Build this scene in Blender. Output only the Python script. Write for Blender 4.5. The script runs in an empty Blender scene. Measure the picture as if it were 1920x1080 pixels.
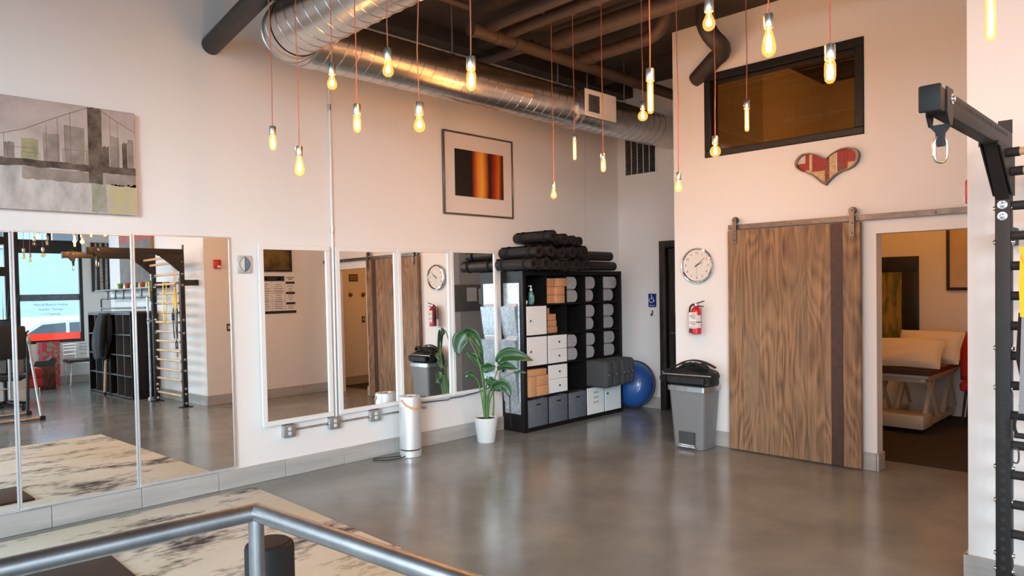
import bpy, bmesh, math, random
from mathutils import Vector, Matrix
random.seed(7)
SC = bpy.context.scene
COL = SC.collection
R = math.radians

# ---------------------------------------------------------------- camera
cam_d = bpy.data.cameras.new('camera')
cam_d.sensor_width = 36.0
cam_d.lens = 1330.0 / 1920.0 * 36.0
cam_d.shift_y = 24.5 / 1920.0
cam_d.clip_end = 200
cam = bpy.data.objects.new('camera', cam_d)
COL.objects.link(cam)
CR = Vector((0.706835, -0.707179, -0.016823)); CD = Vector((-0.027057, -0.003264, -0.999629)); CF = Vector((0.706861, 0.707027, -0.021442))
mw = Matrix(((CR.x, -CD.x, -CF.x, 0.0), (CR.y, -CD.y, -CF.y, 0.0), (CR.z, -CD.z, -CF.z, 1.6734), (0, 0, 0, 1)))
cam.matrix_world = mw
SC.camera = cam

# ---------------------------------------------------------------- sky, daylight, exposure
SKY = 4.1
world = bpy.data.worlds.new('sky')
SC.world = world
world.use_nodes = True
wn = world.node_tree.nodes
wb = wn['Background']
wb.inputs['Color'].default_value = (0.74, 0.88, 1.0, 1)
wb.inputs['Strength'].default_value = SKY
SC.view_settings.view_transform = 'Standard'
SC.view_settings.look = 'None'
SC.view_settings.gamma = 1.0
SC.view_settings.use_curve_mapping = False
SC.view_settings.exposure = 0.24
BULB_W = 26.0
TREAT_W = 48.0

sun_l = bpy.data.lights.new('low_hazy_sun', 'SUN')
sun_l.energy = 1.75; sun_l.angle = R(15); sun_l.color = (.74, .90, 1.0)
sun = bpy.data.objects.new('low_hazy_sun', sun_l); COL.objects.link(sun)
sun.rotation_euler = Vector((1.0, .84, -.25)).to_track_quat('-Z', 'Y').to_euler()

def portal(name, loc, rot, sx, sy):
    l = bpy.data.lights.new(name, 'AREA')
    l.shape = 'RECTANGLE'; l.size = sx; l.size_y = sy
    l.cycles.is_portal = True
    o = bpy.data.objects.new(name, l)
    o.location = loc; o.rotation_euler = rot
    COL.objects.link(o)
# sky portals sit in the real window openings and only steer sampling of the sky
portal('sky_portal', (-2.62, 0.3, 2.25), (0, R(-90), 0), 3.9, 10.0)
portal('sky_portal', (1.0, -4.87, 2.1), (R(90), 0, 0), 7.1, 4.2)

# ---------------------------------------------------------------- mesh helpers
class G:
    def __init__(s):
        s.v = []; s.f = []
    def add(s, vs, fs):
        o = len(s.v); s.v += [tuple(p) for p in vs]; s.f += [tuple(i + o for i in f) for f in fs]; return s
    def box(s, x0, x1, y0, y1, z0, z1):
        v = [(x0,y0,z0),(x1,y0,z0),(x1,y1,z0),(x0,y1,z0),(x0,y0,z1),(x1,y0,z1),(x1,y1,z1),(x0,y1,z1)]
        return s.add(v, [(3,2,1,0),(4,5,6,7),(0,1,5,4),(1,2,6,5),(2,3,7,6),(3,0,4,7)])
    def rbox(s, x0, x1, y0, y1, z0, z1, r=0.005, seg=2):
        b = bmesh.new()
        bmesh.ops.create_cube(b, size=1)
        for q in b.verts:
            q.co = Vector(((x0+x1)/2 + q.co.x*(x1-x0), (y0+y1)/2 + q.co.y*(y1-y0), (z0+z1)/2 + q.co.z*(z1-z0)))
        r = min(r, (x1-x0)*.49, (y1-y0)*.49, (z1-z0)*.49)
        bmesh.ops.bevel(b, geom=list(b.edges), offset=r, segments=seg, profile=.5, affect='EDGES')
        b.verts.index_update()
        s.add([q.co[:] for q in b.verts], [[q.index for q in f.verts] for f in b.faces])
        b.free(); return s
    def tube(s, pts, r, n=8, closed=False, caps=True):
        pts = [Vector(p) for p in pts]; m = len(pts)
        rs = r if isinstance(r, (list, tuple)) else [r]*m
        o = len(s.v); up = None
        for i, p in enumerate(pts):
            if closed: t = pts[(i+1) % m] - pts[i-1]
            else: t = pts[min(i+1, m-1)] - pts[max(i-1, 0)]
            t.normalize()
            if up is None:
                up = Vector((0,0,1)) if abs(t.z) < .9 else Vector((1,0,0))
            up = (up - t*up.dot(t))
            if up.length < 1e-6: up = t.orthogonal()
            up.normalize()
            w = t.cross(up)
            for k in range(n):
                a = 2*math.pi*k/n
                s.v.append(tuple(p + (up*math.cos(a) + w*math.sin(a))*rs[i]))
        for i in range(m if closed else m-1):
            for k in range(n):
                a = o+i*n+k; b = o+i*n+(k+1)%n
                c = o+((i+1)%m)*n+(k+1)%n; d = o+((i+1)%m)*n+k
                s.f.append((a,b,c,d))
        if caps and not closed:
            s.f.append(tuple(o+k for k in range(n))[::-1]); s.f.append(tuple(o+(m-1)*n+k for k in range(n)))
        return s
    def cyl(s, p0, p1, r0, r1=None, n=16, caps=True):
        return s.tube([p0, p1], [r0, r0 if r1 is None else r1], n, caps=caps)
    def lathe(s, prof, n=24, c=(0,0,0), mtx=None):
        o = len(s.v); m = len(prof)
        for (r, z) in prof:
            for k in range(n):
                a = 2*math.pi*k/n
                p = Vector((r*math.cos(a), r*math.sin(a), z))
                if mtx is not None: p = mtx @ p
                s.v.append((p.x+c[0], p.y+c[1], p.z+c[2]))
        for i in range(m-1):
            for k in range(n):
                s.f.append((o+i*n+k, o+i*n+(k+1)%n, o+(i+1)*n+(k+1)%n, o+(i+1)*n+k))
        if prof[0][0] > 1e-5: s.f.append(tuple(o+k for k in range(n))[::-1])
        if prof[-1][0] > 1e-5: s.f.append(tuple(o+(m-1)*n+k for k in range(n)))
        return s
    def ball(s, c, rx, ry=None, rz=None, nu=16, nv=10):
        ry = rx if ry is None else ry; rz = rx if rz is None else rz
        o = len(s.v)
        for i in range(nv+1):
            t = math.pi*i/nv
            for k in range(nu):
                a = 2*math.pi*k/nu
                s.v.append((c[0]+rx*math.sin(t)*math.cos(a), c[1]+ry*math.sin(t)*math.sin(a), c[2]-rz*math.cos(t)))
        for i in range(nv):
            for k in range(nu):
                s.f.append((o+i*nu+k, o+i*nu+(k+1)%nu, o+(i+1)*nu+(k+1)%nu, o+(i+1)*nu+k))
        return s
    def prism(s, poly, ax, d0, d1):
        # poly in the two other axes (cyclic order), extruded along axis ax
        n = len(poly); o = len(s.v)
        for d in (d0, d1):
            for (a, b) in poly:
                s.v.append({'x': (d,a,b), 'y': (a,d,b), 'z': (a,b,d)}[ax])
        s.f.append(tuple(o+i for i in range(n))); s.f.append(tuple(o+n+i for i in range(n))[::-1])
        for i in range(n):
            j = (i+1) % n
            s.f.append((o+i, o+n+i, o+n+j, o+j))
        return s
    def grid(s, fn, nu, nv):
        o = len(s.v)
        for i in range(nu+1):
            for j in range(nv+1):
                s.v.append(tuple(fn(i/nu, j/nv)))
        for i in range(nu):
            for j in range(nv):
                a = o+i*(nv+1)+j
                s.f.append((a, a+1, a+nv+2, a+nv+1))
        return s
    def poly(s, pts):
        return s.add(pts, [tuple(range(len(pts)))])
    def xf(s, m):
        s.v = [tuple(m @ Vector(p)) for p in s.v]; return s
    def mesh(s, name, smooth=True, weld=True):
        me = bpy.data.meshes.new(name)
        b = bmesh.new()
        vs = [b.verts.new(p) for p in s.v]
        for f in s.f:
            try: b.faces.new([vs[i] for i in f])
            except ValueError: pass
        if weld: bmesh.ops.remove_doubles(b, verts=b.verts, dist=1e-5)
        bmesh.ops.recalc_face_normals(b, faces=b.faces)
        b.to_mesh(me); b.free()
        if smooth:
            me.shade_smooth(); me.set_sharp_from_angle(angle=R(38))
        return me
    def build(s, name, mat, parent=None, loc=None, smooth=True, weld=True):
        o = bpy.data.objects.new(name, s.mesh(name, smooth, weld))
        if mat: o.data.materials.append(mat)
        COL.objects.link(o)
        if parent: o.parent = parent
        if loc: o.location = loc
        return o

def tag(o, label=None, cat=None, group=None, kind=None):
    if label: o['label'] = label
    if cat: o['category'] = cat
    if group: o['group'] = group
    if kind: o['kind'] = kind
    return o
def thing(name, label, cat, loc=(0,0,0), rot=(0,0,0), group=None):
    o = bpy.data.objects.new(name, None)
    o.empty_display_size = .1
    COL.objects.link(o); o.location = loc; o.rotation_euler = rot
    return tag(o, label, cat, group)
def copy_tree(o, parent=None):
    c = o.copy(); COL.objects.link(c)
    if parent: c.parent = parent
    for ch in list(o.children): copy_tree(ch, c)
    return c
def text(name, body, size, mat, parent, mtx, ext=0.0006, align='CENTER'):
    cu = bpy.data.curves.new(name, 'FONT')
    cu.body = body; cu.size = size; cu.align_x = align; cu.align_y = 'CENTER'; cu.extrude = ext
    tmp = bpy.data.objects.new(name, cu); COL.objects.link(tmp)
    bpy.context.view_layer.update()
    me = bpy.data.meshes.new_from_object(tmp.evaluated_get(bpy.context.evaluated_depsgraph_get()))
    bpy.data.objects.remove(tmp); bpy.data.curves.remove(cu)
    me.name = name; me.materials.clear(); me.materials.append(mat)
    o = bpy.data.objects.new(name, me); COL.objects.link(o); o.parent = parent
    o.matrix_local = mtx
    return o
# orientation of flat lettering: columns are right, up, normal
def face_mtx(right, up, loc):
    r = Vector(right); u = Vector(up); n = r.cross(u)
    return Matrix(((r.x,u.x,n.x,loc[0]),(r.y,u.y,n.y,loc[1]),(r.z,u.z,n.z,loc[2]),(0,0,0,1)))

# ---------------------------------------------------------------- materials
def nodes(name):
    m = bpy.data.materials.new(name); m.use_nodes = True
    nt = m.node_tree
    return m, nt, nt.nodes['Principled BSDF']
def rgba(c): return (c[0], c[1], c[2], 1.0)
def mat(name, col, rough=.5, metal=0.0, col2=None, nscale=6.0, stretch=(1,1,1), bump=0.0, bscale=60.0, coat=0.0, contrast=(.35,.65), detail=6.0, rvar=0.0, spec=None):
    m, nt, p = nodes(name)
    p.inputs['Base Color'].default_value = rgba(col)
    p.inputs['Roughness'].default_value = rough
    p.inputs['Metallic'].default_value = metal
    if coat: p.inputs['Coat Weight'].default_value = coat; p.inputs['Coat Roughness'].default_value = .08
    if spec is not None: p.inputs['Specular IOR Level'].default_value = spec
    tc = nt.nodes.new('ShaderNodeTexCoord')
    mp = nt.nodes.new('ShaderNodeMapping'); mp.inputs['Scale'].default_value = stretch
    nt.links.new(tc.outputs['Object'], mp.inputs['Vector'])
    if col2 is not None:
        nz = nt.nodes.new('ShaderNodeTexNoise'); nz.inputs['Scale'].default_value = nscale; nz.inputs['Detail'].default_value = detail
        nz.inputs['Roughness'].default_value = .62
        nt.links.new(mp.outputs['Vector'], nz.inputs['Vector'])
        cr = nt.nodes.new('ShaderNodeValToRGB')
        cr.color_ramp.elements[0].position = contrast[0]; cr.color_ramp.elements[0].color = rgba(col)
        cr.color_ramp.elements[1].position = contrast[1]; cr.color_ramp.elements[1].color = rgba(col2)
        nt.links.new(nz.outputs['Fac'], cr.inputs['Fac']); nt.links.new(cr.outputs['Color'], p.inputs['Base Color'])
        if rvar:
            mr = nt.nodes.new('ShaderNodeMapRange'); mr.inputs['To Min'].default_value = rough-rvar; mr.inputs['To Max'].default_value = rough+rvar
            nt.links.new(nz.outputs['Fac'], mr.inputs['Value']); nt.links.new(mr.outputs['Result'], p.inputs['Roughness'])
    if bump:
        n2 = nt.nodes.new('ShaderNodeTexNoise'); n2.inputs['Scale'].default_value = bscale; n2.inputs['Detail'].default_value = 4
        nt.links.new(mp.outputs['Vector'], n2.inputs['Vector'])
        bp = nt.nodes.new('ShaderNodeBump'); bp.inputs['Strength'].default_value = bump; bp.inputs['Distance'].default_value = .01
        nt.links.new(n2.outputs['Fac'], bp.inputs['Height']); nt.links.new(bp.outputs['Normal'], p.inputs['Normal'])
    return m
def wood(name, dark, light, scale=1.0, rough=.55, axis='z', ring=7.0, third=None, bump=.25, rw=.75):
    m, nt, p = nodes(name)
    p.inputs['Roughness'].default_value = rough
    tc = nt.nodes.new('ShaderNodeTexCoord'); mp = nt.nodes.new('ShaderNodeMapping')
    st = {'x': (.22,1,1), 'y': (1,.22,1), 'z': (1,1,.22)}[axis]
    mp.inputs['Scale'].default_value = [a*scale for a in st]
    oi = nt.nodes.new('ShaderNodeObjectInfo')
    cb = nt.nodes.new('ShaderNodeCombineXYZ')
    ml = nt.nodes.new('ShaderNodeMath'); ml.operation = 'MULTIPLY'; ml.inputs[1].default_value = 13.0
    nt.links.new(oi.outputs['Random'], ml.inputs[0])
    for i in range(3): nt.links.new(ml.outputs[0], cb.inputs[i])
    nt.links.new(cb.outputs[0], mp.inputs['Location'])
    nt.links.new(tc.outputs['Object'], mp.inputs['Vector'])
    n1 = nt.nodes.new('ShaderNodeTexNoise'); n1.inputs['Scale'].default_value = 2.2; n1.inputs['Detail'].default_value = 2
    nt.links.new(mp.outputs[0], n1.inputs['Vector'])
    rm = nt.nodes.new('ShaderNodeMath'); rm.operation = 'MULTIPLY'; rm.inputs[1].default_value = ring
    nt.links.new(n1.outputs['Fac'], rm.inputs[0])
    fr = nt.nodes.new('ShaderNodeMath'); fr.operation = 'PINGPONG'; fr.inputs[1].default_value = .5
    nt.links.new(rm.outputs[0], fr.inputs[0])
    mp2 = nt.nodes.new('ShaderNodeMapping'); st2 = {'x': (.05,1,1), 'y': (1,.05,1), 'z': (1,1,.05)}[axis]
    mp2.inputs['Scale'].default_value = [a*scale for a in st2]
    nt.links.new(cb.outputs[0], mp2.inputs['Location']); nt.links.new(tc.outputs['Object'], mp2.inputs['Vector'])
    n2 = nt.nodes.new('ShaderNodeTexNoise'); n2.inputs['Scale'].default_value = 42; n2.inputs['Detail'].default_value = 5
    nt.links.new(mp2.outputs[0], n2.inputs['Vector'])
    n3 = nt.nodes.new('ShaderNodeTexNoise'); n3.inputs['Scale'].default_value = 3.1; n3.inputs['Detail'].default_value = 3
    nt.links.new(mp.outputs[0], n3.inputs['Vector'])
    a1 = nt.nodes.new('ShaderNodeMath'); a1.operation = 'MULTIPLY_ADD'; a1.inputs[1].default_value = rw
    nt.links.new(fr.outputs[0], a1.inputs[0])
    a2 = nt.nodes.new('ShaderNodeMath'); a2.operation = 'MULTIPLY_ADD'; a2.inputs[1].default_value = 1.3-rw; a2.inputs[2].default_value = -.05-(.75-rw)*.35
    nt.links.new(n2.outputs['Fac'], a2.inputs[0]); nt.links.new(a2.outputs[0], a1.inputs[2])
    cr = nt.nodes.new('ShaderNodeValToRGB')
    cr.color_ramp.elements[0].position = .15; cr.color_ramp.elements[0].color = rgba(dark)
    cr.color_ramp.elements[1].position = .72; cr.color_ramp.elements[1].color = rgba(light)
    nt.links.new(a1.outputs[0], cr.inputs['Fac'])
    out = cr.outputs['Color']
    if third is not None:
        mx = nt.nodes.new('ShaderNodeMix'); mx.data_type = 'RGBA'
        mr = nt.nodes.new('ShaderNodeMapRange'); mr.inputs['From Min'].default_value = .45; mr.inputs['From Max'].default_value = .68; mr.inputs['To Max'].default_value = .75
        nt.links.new(n3.outputs['Fac'], mr.inputs['Value']); nt.links.new(mr.outputs[0], mx.inputs['Factor'])
        nt.links.new(out, mx.inputs[6]); mx.inputs[7].default_value = rgba(third)
        out = mx.outputs[2]
    nt.links.new(out, p.inputs['Base Color'])
    bp = nt.nodes.new('ShaderNodeBump'); bp.inputs['Strength'].default_value = bump; bp.inputs['Distance'].default_value = .003
    nt.links.new(a1.outputs[0], bp.inputs['Height']); nt.links.new(bp.outputs['Normal'], p.inputs['Normal'])
    return m
def glass(name, tint=(1,1,1), refl=.08, rough=0.0, dens=1.0):
    m, nt, p = nodes(name)
    nt.nodes.remove(p)
    out = nt.nodes['Material Output']
    t = nt.nodes.new('ShaderNodeBsdfTransparent'); t.inputs['Color'].default_value = rgba(tint)
    g = nt.nodes.new('ShaderNodeBsdfGlossy'); g.inputs['Roughness'].default_value = rough
    lw = nt.nodes.new('ShaderNodeFresnel'); lw.inputs['IOR'].default_value = 1.5
    ad = nt.nodes.new('ShaderNodeMath'); ad.operation = 'MULTIPLY_ADD'; ad.inputs[1].default_value = 1.0; ad.inputs[2].default_value = refl - .04
    ad.use_clamp = True
    ge = nt.nodes.new('ShaderNodeNewGeometry')
    fz = nt.nodes.new('ShaderNodeMath'); fz.operation = 'SUBTRACT'; fz.inputs[0].default_value = 1.0
    nt.links.new(ge.outputs['Backfacing'], fz.inputs[1])
    fm = nt.nodes.new('ShaderNodeMath'); fm.operation = 'MULTIPLY'
    nt.links.new(lw.outputs[0], ad.inputs[0]); nt.links.new(ad.outputs[0], fm.inputs[0]); nt.links.new(fz.outputs[0], fm.inputs[1])
    x = nt.nodes.new('ShaderNodeMixShader')
    nt.links.new(fm.outputs[0], x.inputs[0]); nt.links.new(t.outputs[0], x.inputs[1]); nt.links.new(g.outputs[0], x.inputs[2])
    nt.links.new(x.outputs[0], out.inputs['Surface'])
    return m
def emit(name, col, s):
    m, nt, p = nodes(name)
    p.inputs['Base Color'].default_value = rgba(col)
    p.inputs['Emission Color'].default_value = rgba(col); p.inputs['Emission Strength'].default_value = s
    return m

MT = {}
MT['wall'] = mat('painted_wall', (.80,.79,.775), .62, bump=.04, bscale=220)
MT['wall_grey'] = mat('grey_painted_wall', (.52,.52,.52), .6, bump=.04, bscale=220)
MT['ceiling'] = mat('dark_ceiling', (.042,.032,.026), .8, col2=(.028,.021,.017), nscale=3, bump=.2, bscale=9)
MT['tile'] = mat('baseboard_tile', (.37,.36,.34), .42, col2=(.47,.46,.44), nscale=5, stretch=(.25,.25,3.0), bump=.05, bscale=12)
MT['carpet'] = mat('brown_carpet', (.045,.033,.025), .95, col2=(.025,.018,.014), nscale=30, stretch=(.3,3,1), bump=.5, bscale=300)
MT['concrete'] = mat('polished_concrete', (.16,.18,.175), .2, col2=(.255,.28,.27), nscale=1.6, contrast=(.3,.72), detail=9, rvar=.06, bump=.012, bscale=7)
MT['white'] = mat('white_paint', (.83,.83,.82), .42, bump=.02, bscale=150)
MT['white_gloss'] = mat('white_lacquer', (.80,.80,.79), .3, bump=.01, bscale=120)
MT['black'] = mat('black_satin', (.011,.011,.012), .42, bump=.04, bscale=160)
MT['black_wood'] = mat('black_brown_veneer', (.006,.0055,.0055), .45, col2=(.009,.008,.008), nscale=14, stretch=(1,1,.2), spec=.3)
MT['black_steel'] = mat('black_powder_coat', (.014,.013,.013), .55, bump=.06, bscale=420)
MT['rubber'] = mat('black_rubber', (.016,.015,.015), .7, bump=.15, bscale=240)
MT['steel'] = mat('brushed_steel', (.60,.60,.61), .32, 1.0, col2=(.5,.5,.5), nscale=30, stretch=(1,1,.06))
MT['nickel'] = mat('brushed_nickel', (.66,.64,.60), .30, 1.0, col2=(.55,.53,.5), nscale=40, stretch=(1,1,.05))
MT['chrome'] = mat('chrome', (.8,.8,.8), .08, 1.0, bump=.005, bscale=50)
MT['galv'] = mat('galvanised_steel', (.66,.67,.68), .33, 1.0, col2=(.50,.51,.52), nscale=16, contrast=(.4,.6), bump=.03, bscale=18)
MT['galv_pale'] = mat('pale_galvanised_sheet', (.44,.50,.55), .36, .7, col2=(.62,.68,.73), nscale=34, contrast=(.42,.6))
MT['duct'] = mat('spiral_duct_metal', (.62,.60,.57), .27, 1.0, col2=(.52,.50,.48), nscale=9, bump=.05, bscale=6)
MT['brown_pipe'] = mat('painted_brown_pipe', (.085,.058,.042), .55, col2=(.065,.045,.034), nscale=8)
MT['dark_pipe'] = mat('charcoal_pipe', (.045,.038,.036), .5, col2=(.035,.03,.028), nscale=8)
MT['cord'] = mat('copper_cord', (.42,.14,.085), .6, bump=.3, bscale=400)
MT['bulb_glass'] = glass('amber_bulb_glass', (1.0,.80,.45), .07)
MT['clear_glass'] = glass('clear_glass', (.97,.98,.98), .05)
MT['smoked_glass'] = glass('dim_interior_glass', (.55,.50,.43), .10)
MT['filament'] = emit('hot_filament', (1.0,.62,.20), 60)
def glow_glass(name, tint, s):
    m = glass(name, tint, .06)
    nt = m.node_tree; out = nt.nodes['Material Output']
    src = out.inputs['Surface'].links[0].from_socket
    e = nt.nodes.new('ShaderNodeEmission'); e.inputs['Color'].default_value = (1.0,.55,.14,1); e.inputs['Strength'].default_value = s
    a = nt.nodes.new('ShaderNodeAddShader')
    nt.links.new(src, a.inputs[0]); nt.links.new(e.outputs[0], a.inputs[1]); nt.links.new(a.outputs[0], out.inputs['Surface'])
    return m
MT['lit_glass'] = glow_glass('lit_amber_bulb_glass', (1.0,.78,.40), .55)
MT['glow'] = emit('bulb_core_glow', (1.0,.74,.32), 6.0)
mm, nt_, p_ = nodes('mirror_silver')
p_.inputs['Base Color'].default_value = (.93,.94,.93,1); p_.inputs['Metallic'].default_value = 1; p_.inputs['Roughness'].default_value = 0.0
MT['mirror'] = mm
MT['barn'] = wood('weathered_oak', (.105,.050,.022), (.47,.275,.14), 1.0, .6, 'z', 26, (.24,.155,.085), rw=.42)
MT['darkwood'] = wood('dark_stained_wood', (.012,.009,.007), (.045,.034,.026), 1.4, .5, 'z', 8)
MT['lightwood'] = wood('pale_ash', (.55,.36,.20), (.72,.52,.32), 2.0, .45, 'y', 5, bump=.05)
MT['stumpwood'] = wood('brown_block_wood', (.06,.025,.014), (.17,.075,.04), 2.0, .5, 'z', 7)
MT['tan'] = mat('tan_cork_foam', (.60,.30,.145), .8, col2=(.52,.25,.115), nscale=40, bump=.15, bscale=220)
MT['greywool'] = mat('heather_grey_wool', (.25,.25,.255), .9, col2=(.42,.42,.425), nscale=70, contrast=(.4,.6), bump=.3, bscale=260)
MT['greyfelt'] = mat('slate_felt', (.075,.087,.105), .95, col2=(.13,.145,.17), nscale=90, contrast=(.4,.6), bump=.2, bscale=300)
MT['charcoal'] = mat('charcoal_cotton', (.055,.057,.060), .92, bump=.25, bscale=260)
MT['matfoam'] = mat('black_mat_foam', (.018,.0155,.0145), .58, bump=.12, bscale=260)
MT['strap'] = mat('black_webbing', (.010,.010,.011), .75, bump=.3, bscale=600)
MT['greystrap'] = mat('grey_webbing', (.30,.30,.31), .75, bump=.3, bscale=600)
MT['yellow'] = mat('yellow_webbing', (.80,.56,.012), .6, bump=.2, bscale=500)
MT['red'] = mat('red_enamel', (.55,.012,.018), .3, coat=.4)
MT['redcloth'] = mat('red_upholstery', (.50,.03,.025), .8, bump=.2, bscale=240)
MT['paper'] = mat('white_paper', (.80,.79,.77), .7, bump=.02, bscale=100)
MT['ink'] = mat('black_ink', (.02,.018,.018), .6, bump=.01, bscale=90)
MT['blueball'] = mat('blue_vinyl', (.020,.085,.30), .3, bump=.02, bscale=60, coat=.2)
MT['leather'] = mat('tan_leather', (.62,.36,.19), .55, bump=.15, bscale=160)
MT['darkvinyl'] = mat('dark_brown_vinyl', (.045,.028,.022), .38, bump=.1, bscale=140)
MT['pillow'] = mat('cream_cotton', (.72,.66,.56), .85, bump=.2, bscale=25)
MT['leaf'] = mat('green_leaf', (.012,.055,.014), .33, col2=(.024,.09,.020), nscale=5, stretch=(1,1,1), bump=.08, bscale=40)
MT['stem'] = mat('green_stem', (.13,.26,.085), .45, col2=(.09,.2,.06), nscale=10)
MT['soil'] = mat('potting_soil', (.03,.02,.014), .95, col2=(.06,.04,.028), nscale=60, bump=.6, bscale=90)
MT['greyplastic'] = mat('mid_grey_plastic', (.19,.20,.205), .4, bump=.03, bscale=200)
MT['darkgrey'] = mat('dark_grey_plastic', (.05,.052,.055), .45, bump=.03, bscale=200)
MT['silver'] = mat('silver_anodised', (.74,.75,.75), .36, .45, col2=(.70,.71,.71), nscale=40)
MT['bag'] = mat('black_nylon', (.010,.0105,.012), .55, bump=.25, bscale=180)
# ---------------------------------------------------------------- the setting
CEIL = 4.33
def struct(name, g, m, label=None, cat=None, parent=None, smooth=False):
    o = g.build(name, m, parent, smooth=smooth)
    if parent is None: tag(o, label, cat, None, 'structure')
    return o
def sempty(name, label, cat):
    return tag(thing(name, label, cat), kind='structure')
# floor: one slab of polished concrete, carpet laid in the treatment room
struct('floor', G().box(-2.75, 7.05, -5.0, 6.1, -.12, 0).box(7.05, 8.2, 4.0, 6.1, -.12, 0).box(5.1, 7.05, -5.0, .6, -.12, 0), MT['concrete'], 'polished grey concrete studio floor with soft reflections', 'floor')
struct('floor_treatment', G().box(7.05, 9.99, .5, 4.0, -.12, .004), MT['carpet'], 'dark brown carpet floor seen through the open doorway', 'floor')
struct('ceiling', G().box(-2.75, 9.99, -5.0, 6.1, CEIL, CEIL+.15), MT['ceiling'], 'dark brown open ceiling above pipes and ducts', 'ceiling')
struct('wall_left', G().box(-2.75, 8.2, 5.93, 6.1, 0, CEIL), MT['wall'], 'long white wall carrying the mirrors and paintings', 'wall')
struct('wall_back', G().box(8.05, 8.2, 5.25, 5.93, 0, CEIL).box(8.05, 8.2, 4.13, 5.25, 2.23, CEIL).box(8.05, 8.2, 4.13, 4.30, 0, 2.23), MT['wall'], 'white end wall with air grille behind the tall shelf', 'wall')
# partition with a doorway and a high interior window
Y0, Y1 = .98, 4.13
pw = G()
pw.box(6.60, 6.74, 2.12, 4.13, 0, 2.95)
pw.box(6.60, 6.74, .98, 1.25, 0, 2.95)
pw.box(6.60, 6.74, 1.25, 2.12, 2.075, 2.95)
pw.box(6.60, 6.74, .98, 2.21, 2.95, 3.80).box(6.60, 6.74, 3.76, 4.13, 2.95, 3.80)
pw.box(6.60, 6.74, .98, 4.13, 3.80, CEIL)
struct('wall_partition', pw, MT['wall'], 'white partition wall with clock, heart and sliding barn door', 'wall')
struct('wall_nook', G().box(6.74, 8.05, 3.82, 4.13, 0, CEIL), MT['wall_grey'], 'grey side wall of the nook behind the partition end', 'wall')
struct('wall_step', G().box(4.66, 6.60, .82, .98, 0, CEIL), MT['wall'], 'warm lit side wall with poster and fire alarm', 'wall')
struct('wall_right', G().box(4.50, 4.66, -3.1, .98, 0, CEIL), MT['wall'], 'white wall behind the climbing bar rack', 'wall')
struct('wall_return', G().box(4.66, 5.1, -3.1, -2.95, 0, CEIL), MT['wall'], 'short white return wall past the black cubbies', 'wall')
struct('wall_recess', G().box(5.1, 5.25, -5.0, -2.95, 0, CEIL), MT['wall'], 'white wall of the window recess', 'wall')
struct('wall_treatment', G().box(9.84, 9.99, .5, 4.0, 0, CEIL).box(8.05, 9.84, 3.82, 4.0, 0, CEIL), MT['wall'], 'cream wall of the treatment room beyond the doorway', 'wall')
struct('wall_treatment_side', G().box(6.60, 9.84, .46, .62, 0, CEIL).box(6.60, 6.74, .62, .98, 0, CEIL), MT['wall'], 'cream treatment room wall with round hooks and switch', 'wall')
# street window wall (behind the camera, seen in the mirrors)
ww = G()
ww.box(3.20, 5.1, -5.0, -4.85, 0, .84).box(4.54, 5.1, -5.0, -4.85, .84, 3.42)
ww.box(-2.75, 2.15, -5.0, -4.85, 0, .45)
ww.box(2.15, 5.1, -5.0, -4.85, 3.42, CEIL).box(-2.75, 2.15, -5.0, -4.85, 4.2, CEIL).box(-2.75, -2.3, -5.0, -4.85, .45, 4.2)
struct('wall_front', ww, MT['wall'], 'white street wall around the shop windows', 'wall')
wr = G()
wr.box(-2.75, -2.6, -4.85, 6.0, 0, .3).box(-2.75, -2.6, -4.85, 6.0, 4.2, CEIL)
wr.box(-2.75, -2.6, -4.85, -4.7, .3, 4.2).box(-2.75, -2.6, 5.3, 6.0, .3, 4.2)
struct('wall_rear', wr, MT['wall'], 'white wall with the large shop windows opposite the barn door', 'wall')

# struct('backdrop_block', G().box(-17,-15,-14,20,-.16,6.0), mat('street_block', (.13,.11,.10), .8, col2=(.10,.09,.085), nscale=2), 'plain building opposite the tall rear windows', 'building')
struct('trim_1', G().box(7.318,7.322,5.9285,5.9305,1.9,4.2), MT['wall_grey'], 'faint vertical joint line in the wall above the mats', 'trim')
# --- windows and doors
def window(name, label, boxes, panes, m=MT['black'], gm=MT['clear_glass']):
    w = sempty(name, label, 'window')
    for b in boxes: G().rbox(*b, r=.006, seg=1).build('frame_bar', m, w)
    for b in panes: G().box(*b).build('pane', gm, w)
    return w
# interior window in the partition
a, b, c, d = 2.212, 3.758, 2.952, 3.798
window('window_1', 'black framed interior window high in the partition wall',
       [(6.585,6.72,a,b,d-.075,d),(6.585,6.72,a,b,c,c+.065),(6.585,6.72,a,a+.075,c+.065,d-.075),(6.585,6.72,b-.075,b,c+.065,d-.075),
        (6.63,6.70,a+.075,b-.075,d-.1,d-.075),(6.63,6.70,b-.1,b-.075,c+.065,d-.1)],
       [(6.660,6.668,a+.07,b-.07,c+.06,d-.07)], gm=MT['smoked_glass'])
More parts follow.
